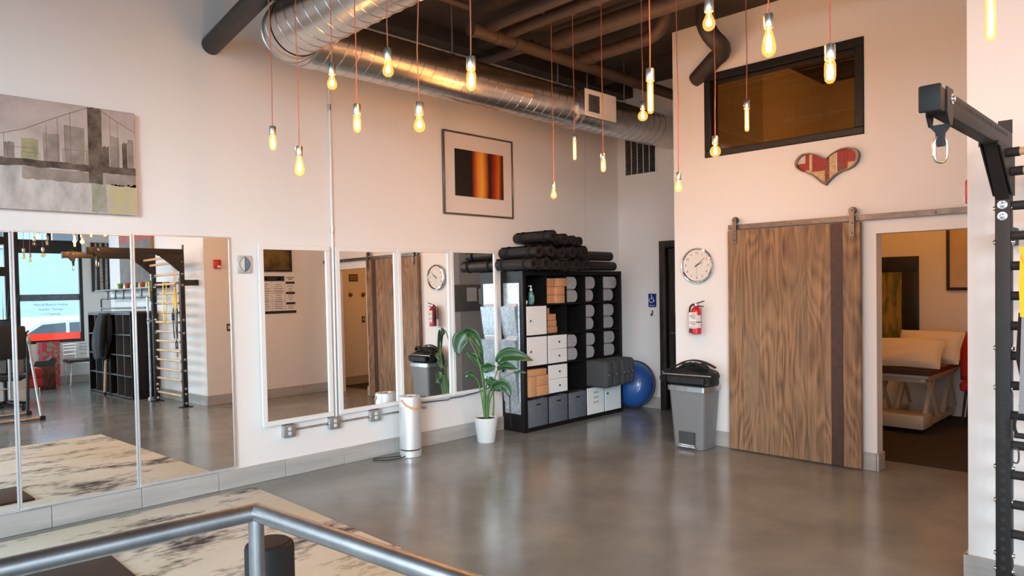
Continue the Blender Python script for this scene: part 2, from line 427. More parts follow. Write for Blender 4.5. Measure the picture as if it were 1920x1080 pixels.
# shop window with lettering
fb = (-4.96,-4.88)
w2 = window('window_2', 'black framed shop window with lettering, seen in the tall mirror',
       [(3.31,3.43,*fb,.84,3.42),(4.48,4.54,*fb,.84,3.42),(3.43,4.48,*fb,.84,.90),(3.43,4.48,*fb,2.66,2.93),(3.43,4.48,*fb,3.36,3.42),(3.93,4.0,*fb,2.93,3.36)],
       [(3.42,4.49,-4.925,-4.917,.89,2.67),(3.42,3.94,-4.925,-4.917,2.92,3.37),(3.99,4.49,-4.925,-4.917,2.92,3.37)])
def film(name, tint, trans, k):
    m, nt, p = nodes(name); nt.nodes.remove(p)
    a = nt.nodes.new('ShaderNodeBsdfTransparent'); a.inputs['Color'].default_value = rgba(tint)
    b = nt.nodes.new('ShaderNodeBsdfTranslucent'); b.inputs['Color'].default_value = rgba(trans)
    x = nt.nodes.new('ShaderNodeMixShader'); x.inputs[0].default_value = k
    nt.links.new(a.outputs[0], x.inputs[1]); nt.links.new(b.outputs[0], x.inputs[2]); nt.links.new(x.outputs[0], nt.nodes['Material Output'].inputs['Surface'])
    return m
MT['decal_grey'] = film('grey_window_film', (.16,.16,.165), (.22,.22,.225), .5)
MT['decal_red'] = film('coral_window_film', (.75,.16,.11), (.80,.22,.16), .7)
MT['decal_bright'] = film('pale_window_lettering', (.9,.9,.9), (.9,.9,.9), .9)
MT['decal_white'] = mat('white_lettering', (.85,.85,.85), .5)
MT['decal_text'] = mat('slate_window_lettering', (.16,.22,.28), .5)
G().box(3.43,4.48,-4.931,-4.926,1.70,1.83).build('grey_band', MT['decal_grey'], w2)
G().box(3.43,4.48,-4.931,-4.926,.90,1.04).build('red_band', MT['decal_red'], w2)
def wtext(body, size, x, z, m, y):
    return text('lettering', body, size, m, w2, face_mtx((1,0,0),(0,0,1),(x,y,z)))
def wtext2(body, size, x, z, m, y):
    o = wtext(body, size, x, z, m, y); return o
wtext('THE EVOLUTION OF YOU', .088, 3.955, 1.762, MT['decal_bright'], -4.9140)
for i, (tx, sz) in enumerate((('Mind & Physical Healing', .062), ('Somatic Therapy', .062), ('1:1 Coaching', .062))):
    wtext(tx, sz, 3.96, 1.62-.095*i, MT['decal_text'], -4.9145)
# glazed entrance door and the run of windows beside it
w3 = window('window_3', 'black framed glazed bay beside the lettered window',
       [(2.15,2.25,*fb,0,3.42),(3.2,3.31,*fb,0,3.42),(2.25,3.2,*fb,0,.12),(2.25,3.2,*fb,2.2,2.38),(2.25,3.2,*fb,2.82,2.97),(2.25,3.2,*fb,3.36,3.42)],
       [(2.24,3.21,-4.925,-4.917,.1,2.21),(2.24,3.21,-4.925,-4.917,2.37,2.83),(2.24,3.21,-4.925,-4.917,2.96,3.37)])
for i in range(3):
    x0 = -2.3+i*1.483; x1 = x0+1.483
    window('window_%d' % (4+i), ('black framed shop window pane further along the street wall, bay %s' % ('one','two','three')[i]),
       [(x0,x0+.08,*fb,.45,4.2),(x1-.02,x1,*fb,.45,4.2),(x0+.08,x1-.02,*fb,.45,.52),(x0+.08,x1-.02,*fb,2.66,2.76),(x0+.08,x1-.02,*fb,4.14,4.2)],
       [(x0+.07,x1-.01,-4.925,-4.917,.5,2.67),(x0+.07,x1-.01,-4.925,-4.917,2.75,4.15)])
for i in range(5):
    y0 = -4.7+i*2.0; y1 = y0+2.0; q = (-2.71,-2.63)
    window('window_%d' % (7+i), 'tall black framed window bay %s opposite the barn door' % ('one','two','three','four','five')[i],
       [(*q,y0,y0+.06,.3,4.2),(*q,y1-.02,y1,.3,4.2),(*q,y0+.06,y1-.02,.3,.38),(*q,y0+.06,y1-.02,4.13,4.2)],
       [(-2.675,-2.667,y0+.05,y1-.01,.37,4.14)])
# dark wooden door in the end wall
d1 = sempty('door_1', 'dark stained wooden door and casing beside the accessibility sign', 'door')
G().rbox(8.0,8.06,5.16,5.25,0,2.23,r=.006).build('casing', MT['darkwood'], d1)
G().rbox(8.0,8.06,4.30,4.39,0,2.23,r=.006).build('casing', MT['darkwood'], d1)
G().rbox(8.0,8.06,4.39,5.16,2.14,2.23,r=.006).build('casing', MT['darkwood'], d1)
for i in range(7):
    y = 4.39+i*.11
    G().rbox(8.07,8.11,y+.004,y+.106,0.01,2.135,r=.008,seg=1).build('plank', MT['darkwood'], d1)
G().box(8.115,8.2,4.30,5.25,0,2.23).build('leak_blocker', MT['black'], d1)  # unseen backing added to block sky light leaking around the planks
G().cyl((8.07,5.08,1.02),(8.0,5.08,1.02),.011,n=10).cyl((8.0,5.08,1.02),(8.0,4.96,1.02),.01,n=10).build('lever_handle', MT['steel'], d1)
# baseboards made of plank tiles
def tile_run(name, label, axis, plane, out, segs, h=.155):
    bb = sempty(name, label, 'baseboard')
    for (u0, u1) in segs:
        g = G(); e = .0015
        lo, hi = min(plane, plane+out), max(plane, plane+out)
        if axis == 'x': g.rbox(u0+e, u1-e, lo, hi, 0.001, h, r=.002, seg=1)
        else: g.rbox(lo, hi, u0+e, u1-e, 0.001, h, r=.002, seg=1)
        g.build('tile', MT['tile'], bb)
    return bb
def runs(a, b, j0, st=.598):
    k = math.floor((a-j0)/st); cuts = [a]
    x = j0+(k+1)*st
    while x < b-.01:
        if x > a+.01: cuts.append(x)
        x += st
    cuts.append(b)
    return list(zip(cuts[:-1], cuts[1:]))
tile_run('baseboard_left', 'grey wood look tile baseboard under the mirrors', 'x', 5.93, -.02, runs(-2.6, 8.05, 1.22))
tile_run('baseboard_back', 'grey tile baseboard by the blue dome ball', 'y', 8.05, -.02, [(5.25,5.91)])
tile_run('baseboard_partition', 'grey tile baseboard below clock and barn door', 'y', 6.60, -.02, runs(2.10, 4.13, 2.72))
tile_run('baseboard_jamb', 'grey tile baseboard turning into the doorway', 'x', 2.12, -.02, [(6.58,6.74)])
tile_run('baseboard_end', 'grey tile baseboard on the partition end', 'x', 4.13, .02, [(6.58,7.3),(7.3,8.03)])
tile_run('baseboard_step', 'grey tile baseboard below the class poster', 'x', .98, .02, runs(4.48, 6.6, 4.9))
tile_run('baseboard_right', 'grey tile baseboard behind the climbing bars', 'y', 4.50, -.02, runs(-3.1, 1.0, .4))
tile_run('baseboard_front', 'grey tile baseboard under the lettered shop window', 'x', -4.85, .02, runs(3.31, 5.1, 3.6))
tile_run('baseboard_treatment', 'grey tile baseboard inside the treatment room', 'x', .62, .02, runs(6.74, 9.84, 7.1))
# street outside
struct('ground', G().box(-40, 30, -40, 40, -.3, -.16), mat('pavement', (.15,.15,.155), .85, col2=(.12,.12,.125), nscale=3), 'pale street pavement outside the windows', 'ground')
fac = sempty('backdrop_building', 'pale blue brick building across the street', 'building')
G().box(2, 22, -17.6, -17, -.16, 6.2).build('facade', mat('pale_blue_brick', (.30,.46,.58), .8, col2=(.36,.52,.63), nscale=5, stretch=(.3,1,4), bump=.3, bscale=20), fac)
G().box(2, 22, -17.03, -16.95, 1.1, 1.22).build('ledge', MT['white'], fac)
G().box(1.9, 22.1, -17.1, -16.85, 6.1, 6.4).build('coping', MT['white'], fac)
for i in range(9):
    x = 2.6+i*2.2
    G().box(x, x+1.1, -17.02, -16.9, 3.6, 5.2).build('window_surround', MT['white'], fac)
    G().box(x+.08, x+1.02, -16.9, -16.885, 3.68, 5.12).build('pane', mat('dark_pane', (.05,.07,.09), .1) if i == 0 else bpy.data.materials['dark_pane'], fac)
# ---------------------------------------------------------------- mirrors
def mirror(label, x0, x1, z0, z1, fw, fm, yaw, pitch, group, ypos, depth):
    w = x1-x0; hgt = z1-z0
    t = thing('wall_mirror', label, 'mirror', ((x0+x1)/2, ypos, z0), (-R(pitch), 0, R(yaw)), group)
    G().box(-w/2+fw*.6, w/2-fw*.6, -.004, .004, fw*.6, hgt-fw*.6).build('glass', MT['mirror'], t, smooth=False)
    d0 = -depth
    for bx in ((-w/2, w/2, d0, .008, 0, fw), (-w/2, w/2, d0, .008, hgt-fw, hgt), (-w/2, -w/2+fw, d0, .008, fw, hgt-fw), (w/2-fw, w/2, d0, .008, fw, hgt-fw)):
        G().rbox(*bx, r=.002, seg=1).build('frame_rail', fm, t)
    return t
MT['alu'] = mat('silver_mirror_trim', (.74,.75,.76), .35, .6, col2=(.7,.7,.71), nscale=30)
gA = 'tall mirror panels over the rug'; gB = 'white framed mirrors above the outlets'
mirror('tall mirror panel nearest the railing, partly out of view', .26, 1.028, .172, 2.113, .012, MT['alu'], 1.05, .45, gA, 5.900, .010)
mirror('tall mirror panel reflecting the lettered shop window', 1.030, 1.798, .172, 2.116, .012, MT['alu'], 1.05, .45, gA, 5.900, .010)
mirror('tall mirror panel reflecting the climbing bar rack', 1.800, 2.560, .172, 2.124, .012, MT['alu'], 1.05, .45, gA, 5.900, .010)
mirror('white framed mirror reflecting the class poster', 2.800, 3.500, .478, 2.070, .042, MT['white_gloss'], 1.1, .5, gB, 5.898, .018)
mirror('white framed mirror just past the vertical conduit', 3.556, 4.268, .486, 2.068, .040, MT['white_gloss'], 1.1, .5, gB, 5.898, .018)
mirror('white framed mirror reflecting the wall clock', 4.270, 4.965, .488, 2.072, .034, MT['white_gloss'], 1.1, .5, gB, 5.898, .018)
mirror('white framed mirror touching the tall black shelf', 4.967, 5.655, .494, 2.080, .034, MT['white_gloss'], 1.1, .5, gB, 5.898, .018)

# ---------------------------------------------------------------- bridge canvas
cv = thing('canvas_painting', 'unframed canvas of a grey bridge and city skyline above the mirrors', 'painting', (.30, 5.927, 2.262))
CW, CH = 1.535, .778
MT['cv_sky'] = mat('painted_hazy_sky', (.55,.47,.43), .75, col2=(.36,.28,.25), nscale=3.2, bump=.15, bscale=60, contrast=(.35,.75))
MT['cv_water'] = mat('painted_water', (.58,.54,.51), .75, col2=(.36,.33,.31), nscale=7, stretch=(1.6,1,.7), bump=.15, bscale=60, contrast=(.38,.7))
MT['cv_brown'] = mat('painted_umber', (.052,.034,.026), .75, col2=(.16,.12,.09), nscale=13, bump=.2, bscale=50)
MT['cv_grey'] = mat('painted_taupe', (.35,.29,.25), .75, col2=(.22,.18,.15), nscale=8, bump=.2, bscale=50)
MT['cv_olive'] = mat('painted_olive', (.38,.34,.19), .75, col2=(.27,.25,.16), nscale=9, bump=.2, bscale=50)
MT['cv_yellow'] = mat('painted_ochre_water', (.52,.45,.20), .75, col2=(.45,.40,.30), nscale=9, bump=.2, bscale=50)
MT['cv_green'] = mat('painted_green_grey', (.25,.27,.18), .75, col2=(.37,.35,.30), nscale=14, bump=.2, bscale=50)
G().rbox(0, CW, -.04, 0, 0, CH, r=.004, seg=1).build('canvas_wrap', MT['cv_sky'], cv)
def cvp(name, m, u0, u1, v0, v1, d=.0005):
    return G().box(u0, u1, -.04-d, -.040+.0002, v0, v1).build(name, m, cv, smooth=False)
cvp('painted_water', MT['cv_water'], 0, CW, 0, CH*.44)
def jag(u0, u1, v0, v1, amp=.012, n=18):
    top = [(u0+(u1-u0)*i/n, v1+random.uniform(-amp, amp)) for i in range(n+1)]
    bot = [(u1-(u1-u0)*i/n, v0+random.uniform(-amp, amp)) for i in range(n+1)]
    return top+bot
def cvj(name, m, u0, u1, v0, v1, d, amp=.012, n=18):
    return G().prism(jag(u0,u1,v0,v1,amp,n), 'y', -.040-d, -.0398).build(name, m, cv, smooth=False)
T0, T1 = 1.212, 1.315
cvj('painted_ochre', MT['cv_yellow'], 1.345, CW-.004, .006, .225, .0009, .01)
cvj('painted_reflection', MT['cv_green'], T0+.015, T1+.01, .006, .30, .0010, .006)
for (u0,u1,v1,m) in ((.03,.16,.50,'cv_grey'),(.22,.30,.56,'cv_grey'),(.34,.45,.44,'cv_olive'),(.52,.60,.52,'cv_grey'),(.70,.76,.46,'cv_grey'),(.80,.90,.50,'cv_olive'),(.93,1.03,.55,'cv_grey'),(1.06,1.19,.62,'cv_grey'),(1.195,1.225,.50,'cv_olive'),(1.36,1.42,.58,'cv_grey'),(1.44,1.475,.54,'cv_brown'),(1.48,1.52,.57,'cv_grey')):
    cvj('painted_building', MT[m], u0, u1, .34, v1, .0008, .006, 6)
cvj('painted_deck', MT['cv_brown'], .004, CW-.004, .300, .352, .0012, .007, 30)
cvj('painted_deck_reflection', MT['cv_grey'], .80, CW-.004, .215, .300, .0009, .006, 24)
cvj('painted_tower', MT['cv_brown'], T0, T1-.012, .22, CH-.004, .0014, .006, 8)
cvj('painted_tower', MT['cv_brown'], T1-.03, T1+.035, .31, .50, .0013, .008, 8)
cg = G()
def stroke(p, w=.003):
    cg.tube([(a, -.0408, b) for a, b in p], w*.5, 4)
stroke([(.02,.62),(.2,.50),(.4,.47),(.62,.49),(.82,.56),(1.0,.66),(1.22,.772)])
stroke([(1.28,.772),(1.4,.70),(CW-.004,.63)])
for u, v in ((.95,.60),(1.02,.66),(1.10,.72),(1.36,.73),(1.41,.69),(.70,.52),(.30,.48)): stroke([(u,.35),(u,v)], .002)
for (u0,u1,v) in ((.80,.91,.40),(.72,.88,.43),(1.05,1.20,.45)): stroke([(u0,.36),(u0,v),(u1,v),(u1,.36)], .0025)
cg.build('painted_cables', MT['cv_brown'], cv)

# ---------------------------------------------------------------- framed abstract photograph
fp = thing('framed_photograph', 'silver framed abstract photograph of glowing amber stripes on black', 'picture', (4.895, 5.93, 2.462))
FW, FH = 1.055, .905
for bx in ((0,FW,-.035,0,0,.018),(0,FW,-.035,0,FH-.018,FH),(0,.018,-.035,0,.018,FH-.018),(FW-.018,FW,-.035,0,.018,FH-.018)):
    G().rbox(*bx, r=.003, seg=1).build('frame_rail', mat('dark_pewter_frame', (.20,.185,.175), .3, .8) if 'dark_pewter_frame' not in bpy.data.materials else bpy.data.materials['dark_pewter_frame'], fp)
G().box(.016, FW-.016, -.020, -.002, .016, FH-.016).build('mount', mat('mount_board', (.74,.68,.63), .8, bump=.05, bscale=300), fp, smooth=False)
m_, nt, p = nodes('amber_stripe_print')
tc = nt.nodes.new('ShaderNodeTexCoord'); sp = nt.nodes.new('ShaderNodeSeparateXYZ')
nz = nt.nodes.new('ShaderNodeTexNoise'); nz.inputs['Scale'].default_value = 2.0
nt.links.new(tc.outputs['Object'], nz.inputs['Vector'])
ad = nt.nodes.new('ShaderNodeMath'); ad.operation = 'MULTIPLY_ADD'; ad.inputs[1].default_value = .05
nt.links.new(tc.outputs['Object'], sp.inputs[0]); nt.links.new(nz.outputs['Fac'], ad.inputs[0]); nt.links.new(sp.outputs['X'], ad.inputs[2])
mr = nt.nodes.new('ShaderNodeMapRange'); mr.inputs['From Min'].default_value = .165+.025; mr.inputs['From Max'].default_value = .90+.025
nt.links.new(ad.outputs[0], mr.inputs['Value'])
cr = nt.nodes.new('ShaderNodeValToRGB'); el = cr.color_ramp.elements
el[0].position = 0; el[0].color = (.012,.008,.006,1); el[1].position = 1; el[1].color = (.05,.012,.004,1)
for po, c in ((.34,(.012,.008,.006,1)),(.40,(.45,.05,.008,1)),(.47,(.75,.30,.03,1)),(.55,(.85,.42,.06,1)),(.63,(.55,.12,.01,1)),(.69,(.02,.008,.006,1)),(.74,(.10,.01,.005,1)),(.82,(.40,.03,.006,1)),(.90,(.62,.16,.012,1)),(.96,(.16,.02,.006,1))):
    e = el.new(po); e.color = c
nt.links.new(mr.outputs[0], cr.inputs['Fac']); nt.links.new(cr.outputs['Color'], p.inputs['Base Color']); p.inputs['Roughness'].default_value = .35
G().box(.165, .905, -.0212, -.019, .208, .722).build('print', m_, fp, smooth=False)

# ---------------------------------------------------------------- small ceramic tile with leaf
ct = thing('ceramic_tile', 'small glazed wall tile with half blue leaf shape', 'tile art', (2.625, 5.93, 1.822))
G().rbox(0,.118,-.022,0,0,.150,r=.004).build('slab', mat('pale_glaze', (.55,.56,.52), .3, col2=(.42,.43,.41), nscale=20), ct)
lf = [(.059+.047*math.sin(math.pi*t)**.8*1, .012+.126*t) for t in [i/10 for i in range(11)]]
lb = [(.118-a, b) for a, b in lf]
G().prism(lf, 'y', -.0245, -.021).build('blue_half', mat('blue_glaze', (.13,.19,.27), .25), ct)
G().prism(lb[::-1], 'y', -.0240, -.021).build('white_half', mat('white_glaze', (.66,.65,.60), .25), ct)
G().tube([(.059,-.0245,.010),(.059,-.0245,.142)], .002, 6).tube([(a,-.0240,b) for a,b in lf], .0018, 6).tube([(a,-.0240,b) for a,b in lb], .0018, 6).build('leaf_outline', MT['ink'], ct)

# ---------------------------------------------------------------- conduit and outlets
def outlet(label, x, z):
    t = thing('outlet_box', label, 'outlet', (x, 5.93, z), group='steel outlet boxes below the mirrors')
    G().rbox(-.058,.058,-.05,0,-.058,.058,r=.010).build('box', MT['galv'], t)
    G().rbox(-.056,.056,-.058,-.05,-.056,.056,r=.004).build('cover', mat('grey_cover', (.33,.34,.34), .45, .5) if 'grey_cover' not in bpy.data.materials else bpy.data.materials['grey_cover'], t)
    for s in (-1, 1):
        rcp = G().lathe([(.0,.0),(.0165,.0),(.0165,.004),(.014,.005),(0,.005)], 16, mtx=Matrix.Rotation(R(90),4,'X')).build('receptacle', MT['white_gloss'], t, loc=(0,-.058,s*.021))
        G().box(-.007,-.004,-.0062,-.0045,-.002,.007).box(.004,.007,-.0062,-.0045,-.002,.007).cyl((0,-.0045,-.008),(0,-.0062,-.008),.0025,n=8).build('slot', MT['ink'], rcp)
    G().cyl((0,-.058,0),(0,-.0605,0),.004,n=8).cyl((0,-.058,.046),(0,-.0605,.046),.004,n=8).cyl((-.045,-.058,.045),(-.045,-.0605,.045),.004,n=8).build('screw', MT['chrome'], t)
outlet('steel outlet box at the free end of the conduit', 3.043, .410)
outlet('steel outlet box under the vertical conduit', 3.503, .414)
outlet('steel outlet box beside the silver air purifier', 3.955, .421)
vc = thing('wall_conduit', 'thin white conduit running up the wall to the duct', 'conduit', (3.538, 5.93, .472))
G().cyl((0,-.014,0),(0,-.014,3.15),.0125,n=10).build('pipe', MT['white'], vc)
for z in (1.75, 2.9):
    G().cyl((0,-.014,z-.03),(0,-.014,z+.03),.016,n=10).build('coupling', MT['galv'], vc)
for lab, xa, xb in (('galvanised conduit length between first and second outlet boxes',3.101,3.445),('galvanised conduit length between second and third outlet boxes',3.561,3.897),('galvanised conduit length running behind the air purifier',4.013,4.60)):
    c = thing('conduit_run', lab, 'conduit', (xa, 5.93, .412), group='galvanised conduit along the outlets')
    G().cyl((.02,-.022,0),(xb-xa-.02,-.022,.003),.0095,n=10).build('pipe', MT['galv'], c)
    for q in (.0, xb-xa-.024): G().cyl((q,-.022,0),(q+.024,-.022,0),.0135,n=10).build('connector', MT['galv'], c)
# ---------------------------------------------------------------- air purifier
ap = thing('air_purifier', 'tall silver cylinder air purifier with tan leather handle', 'air purifier', (4.24, 5.70, 0))
G().lathe([(.10,0),(.108,.004),(.108,.062),(.104,.066)], 40).build('base', MT['silver'], ap)
G().lathe([(.098,.062),(.098,.082)], 40).build('dark_gap', MT['ink'], ap)
G().lathe([(.104,.078),(.108,.082),(.108,.578),(.105,.594),(.098,.600),(.060,.600),(.055,.590),(.0,.590)], 40).build('body', MT['silver'], ap)
G().rbox(-.022,.022,-.010,.010,.588,.596,r=.003).build('top_slot', MT['darkgrey'], ap)
hp = []
for i in range(21):
    a = R(-170+ i*8.5) - R(45)+R(40)
    hp.append((.1115*math.cos(a), .1115*math.sin(a), .565 - .085*math.sin(math.pi*i/20)))
hg = G()
for i in range(20):
    p, q = hp[i], hp[i+1]
    k = 1.035
    hg.add([(p[0],p[1],p[2]-.014),(q[0],q[1],q[2]-.014),(q[0],q[1],q[2]+.014),(p[0],p[1],p[2]+.014),(p[0]*k,p[1]*k,p[2]-.014),(q[0]*k,q[1]*k,q[2]-.014),(q[0]*k,q[1]*k,q[2]+.014),(p[0]*k,p[1]*k,p[2]+.014)],
           [(0,1,2,3),(7,6,5,4),(0,4,5,1),(3,2,6,7)])
hg.build('leather_handle', MT['leather'], ap)
for i in (0, 20): G().ball((hp[i][0]*1.03, hp[i][1]*1.03, hp[i][2]), .009, nu=10, nv=6).build('rivet', MT['chrome'], ap)
tag(G().tube([(4.14,5.72,.012),(4.02,5.78,.010),(3.90,5.84,.012),(3.86,5.80,.010),(3.95,5.70,.008),(4.08,5.66,.008),(4.14,5.66,.02)], .005, 6).build('power_cable', MT['rubber']), 'black power cord looped on the floor beside the air purifier', 'cord')
tag(G().tube([(4.33,5.875,.488),(4.5,5.870,.474),(4.7,5.872,.468),(4.88,5.868,.462),(4.9,5.868,.475),(5.08,5.868,.474),(5.3,5.872,.49),(5.5,5.86,.53),(5.62,5.74,.56),(5.655,5.72,.40),(5.67,5.73,.2),(5.70,5.745,.06)], .0055, 6).build('wall_cable', MT['rubber']), 'thin black cord sagging below the mirror by the plant', 'cord')

# ---------------------------------------------------------------- tall black cube shelf
SX, SW, SY0, SY1, SH = 5.74, 1.86, 5.565, 5.925, 1.84
sh = thing('cube_shelf', 'tall black cube shelf holding blocks, blankets and bins', 'shelf', (SX, SY0, 0))
OT, IT = .05, .018
CWD = (SW-2*OT-4*IT)/5; CHD = (SH-2*OT-4*IT)/5
DP = SY1-SY0
G().rbox(0,OT,0,DP,0,SH,r=.002,seg=1).build('side_panel', MT['black_wood'], sh)
G().rbox(SW-OT,SW,0,DP,0,SH,r=.002,seg=1).build('side_panel', MT['black_wood'], sh)
G().rbox(OT,SW-OT,0,DP,SH-OT,SH,r=.002,seg=1).build('top_panel', MT['black_wood'], sh)
G().rbox(OT,SW-OT,0,DP,0,OT,r=.002,seg=1).build('bottom_panel', MT['black_wood'], sh)
G().box(OT,SW-OT,DP-.012,DP-.004,OT,SH-OT).build('back_panel', MT['black_wood'], sh)
def cx(c): return OT+c*(CWD+IT)
def cz(r): return OT+(4-r)*(CHD+IT)
for c in range(4): G().box(cx(c)+CWD, cx(c)+CWD+IT, .004, DP-.012, OT, SH-OT).build('divider', MT['black_wood'], sh)
for r in range(4):
    for c in range(5):
        G().box(cx(c), cx(c)+CWD, .003, DP-.012, cz(r)-IT, cz(r)).build('shelf_board', MT['black_wood'], sh)
# inserts: doors and drawers
rown = ('top','second','third','fourth','bottom'); coln = ('first','second','third','fourth','fifth')
def insert_door(c, r, label, knob=True, dots=False):
    t = thing('door_insert', label, 'cabinet', (SX+cx(c)+.002, SY0, cz(r)+.001), group='white cube inserts')
    w, hh = CWD-.004, CHD-.004
    G().box(.006,w-.006,.022,.30,.004,hh-.004).build('carcass', MT['white'], t)
    dr = G().rbox(0,w,-.004,.016,0,hh,r=.002,seg=1).build('door', MT['white_gloss'], t)
    if dots:
        for i in range(3):
            for j in range(3):
                G().rbox(w*.5+(i-1)*.036-.006, w*.5+(i-1)*.036+.006, -.0052,-.003, hh*.62+(j-1)*.062-.012, hh*.62+(j-1)*.062+.012, r=.003,seg=1).build('slot', MT['ink'], dr)
    else:
        x = .05 if knob is True else .045
        G().lathe([(.0,0),(.012,0),(.015,.008),(.012,.014),(0,.016)],14,mtx=Matrix.Rotation(R(90),4,'X')).build('knob', MT['nickel'] if knob is True else MT['darkgrey'], dr, loc=(x,-.004,hh*.5 if knob is True else hh*.68))
    return t
insert_door(0,1,'white cube door insert directly below the soap bottle')
insert_door(0,2,'white cube door insert above the tall stack of tan blocks')
insert_door(3,4,'white cube insert with nine small slots below the cushions', dots=True)
insert_door(4,4,'white cube door insert with dark latch nearest the blue ball', knob='latch')
def insert_drawers(c, r, label):
    t = thing('drawer_insert', label, 'drawers', (SX+cx(c)+.002, SY0, cz(r)+.001), group='white drawer inserts')
    w, hh = CWD-.004, CHD-.004
    G().box(.006,w-.006,.022,.30,.004,hh-.004).build('carcass', MT['white'], t)
    for k in range(2):
        z0 = k*(hh/2)+.001; z1 = z0+hh/2-.003
        dr = G().rbox(0,w,-.004,.016,z0,z1,r=.002,seg=1).build('drawer', MT['white_gloss'], t)
        G().lathe([(.0,0),(.010,0),(.013,.006),(.011,.012),(0,.014)],14,mtx=Matrix.Rotation(R(90),4,'X')).build('knob', MT['darkgrey'], dr, loc=(w*.56,-.004,(z0+z1)/2))
insert_drawers(1,2,'white two drawer insert below the loose row of tan blocks')
insert_drawers(1,3,'white two drawer insert directly above a grey fabric bin')
for c, lab in ((0,'grey felt bin under the tan blocks, by the plant'),(1,'grey felt bin under the white drawers'),(2,'grey felt bin under the empty black cube')):
    t = thing('fabric_bin', lab, 'storage bin', (SX+cx(c)+.006, SY0, cz(4)+.001), group='grey felt bins in the bottom row')
    w, hh = CWD-.012, CHD-.02
    G().rbox(0,w,-.004,.012,0,hh,r=.004).rbox(0,w,.30,.312,0,hh,r=.004).rbox(0,.010,.01,.302,0,hh,r=.004).rbox(w-.010,w,.01,.302,0,hh,r=.004).rbox(0.005,w-.005,.005,.305,0,.01,r=.003).build('walls', MT['greyfelt'], t)
    G().rbox(w*.40,w*.62,-.006,-.003,hh-.072,hh-.052,r=.007).build('grip_hole', MT['ink'], t)
# foam blocks
def block(lab, x, z, w=.23, hh=.076, d=.152, y=0.0, grp='tan foam yoga blocks'):
    o = G().rbox(0,w,0,d,0,hh,r=.006).build('yoga_block', MT['tan'])
    o.location = (x, SY0+y, z); o.rotation_euler = (0,0,R(random.uniform(-.5,.5)))
    return tag(o, lab, 'yoga block', grp)
X1, Z1 = SX+cx(1), cz(0)+.001
for j in range(3):
    for i in range(2):
        block('tan yoga block, %s of the %s pile in the top cube' % (('bottom','middle','uppermost')[j], ('near','far')[i]), X1+.006+i*.154+(.02 if (i,j)==(1,2) else 0), Z1+j*.1, .150, .098, .23, y=(.03,-.006 if j<2 else -.02)[i])
X1, Z1 = SX+cx(1), cz(1)+.001
for j, (w, x) in enumerate(((.235,.004),(.222,.004),(.212,.004),(.10,.004))):
    block('tan yoga block, %s of four stacked like steps' % ('lowest','second','third','topmost and smallest')[j], X1+x, Z1+j*.0755, w, .074, .15, y=.06)
X1, Z1 = SX+cx(0), cz(3)+.001
block('tall tan yoga block standing on end beside three stacked ones', X1+.004, Z1, .115, .232, .076*2, y=-.03)
block('thin tan yoga block lying across the tall standing block', X1+.004, Z1+.2335, .30, .076, .152, y=-.02)
for j in range(2):
    block('tan yoga block lying at the %s beside the upright block' % ('bottom','middle')[j], X1+.124, Z1+j*.1165, .205, .1155, .152, y=-.03+.004*j)
# soap bottle and small white cap
sb = thing('soap_bottle', 'green pump soap bottle standing in the top cube', 'bottle', (SX+cx(0)+.135, SY0+.05, cz(0)+.001))
G().lathe([(.0,0),(.028,0),(.031,.006),(.031,.115),(.026,.135),(.013,.150),(.013,.158)], 24).build('bottle', mat('green_soap', (.09,.30,.24), .15, col2=(.06,.20,.19), nscale=30), sb)
G().rbox(-.02,.02,-.0325,-.029,.025,.105,r=.002,seg=1).build('label', mat('teal_label', (.25,.45,.42), .5, col2=(.1,.22,.28), nscale=60), sb)
G().lathe([(.015,.156),(.016,.160),(.016,.178),(.006,.182),(.006,.205),(.011,.206),(.011,.216),(0,.218)], 16).rbox(-.045,.004,-.005,.005,.206,.215,r=.003).build('pump', MT['white_gloss'], sb)
tag(G().lathe([(.0,0),(.012,0),(.012,.010),(.020,.014),(.023,.032),(.016,.046),(0,.050)], 18).build('dispenser_cap', MT['white_gloss'], loc=(SX+cx(0)+.035, SY0+.04, cz(0)+.001)), 'tiny round white dispenser beside the soap bottle', 'dispenser')
# folded blankets
def blanket(lab, c, r, k, w, hh, z, yf):
    x0 = SX+cx(c)+.004
    prof = []
    rr = hh/2; n = 10
    for i in range(n+1):
        a = -math.pi/2+math.pi*i/n
        prof.append((w-rr*.8+rr*.8*math.cos(a), rr+rr*math.sin(a)))
    prof += [(.012,hh-.002),(.002,hh-.012),(.002,.012),(.012,.002)]
    t = thing('folded_blanket', lab, 'blanket', (x0, SY0+yf, z), group='folded grey blankets in the shelf')
    g = G()
    N = len(prof); ys = [0,.012,.03,.15,.28,.30]; sc = [.86,.96,1,1,1,.95]
    for y, s_ in zip(ys, sc):
        g.v += [((a-w*.5)*(s_ if y < .1 else 1)+w*.5, y, (b-rr)*s_+rr) for a, b in prof]
    for i in range(len(ys)-1):
        for j in range(N):
            g.f.append((i*N+j, i*N+(j+1)%N, (i+1)*N+(j+1)%N, (i+1)*N+j))
    g.f.append(tuple(range(N))[::-1]); g.f.append(tuple((len(ys)-1)*N+j for j in range(N)))
    g.build('roll', MT['greywool'], t)
    f = G()
    for s_ in (.62, .32):
        pts = []
        for i in range(n+1):
            a = -math.pi/2+math.pi*i/n
            pts.append((w-rr*.8+rr*.8*s_*math.cos(a), .0035, rr+rr*s_*math.sin(a)))
        pts = [(.02, .0035, rr-rr*s_)]+pts+[(.02, .0035, rr+rr*s_)]
        f.tube(pts, .0035, 5)
    f.build('fold_edge', MT['greywool'], t)
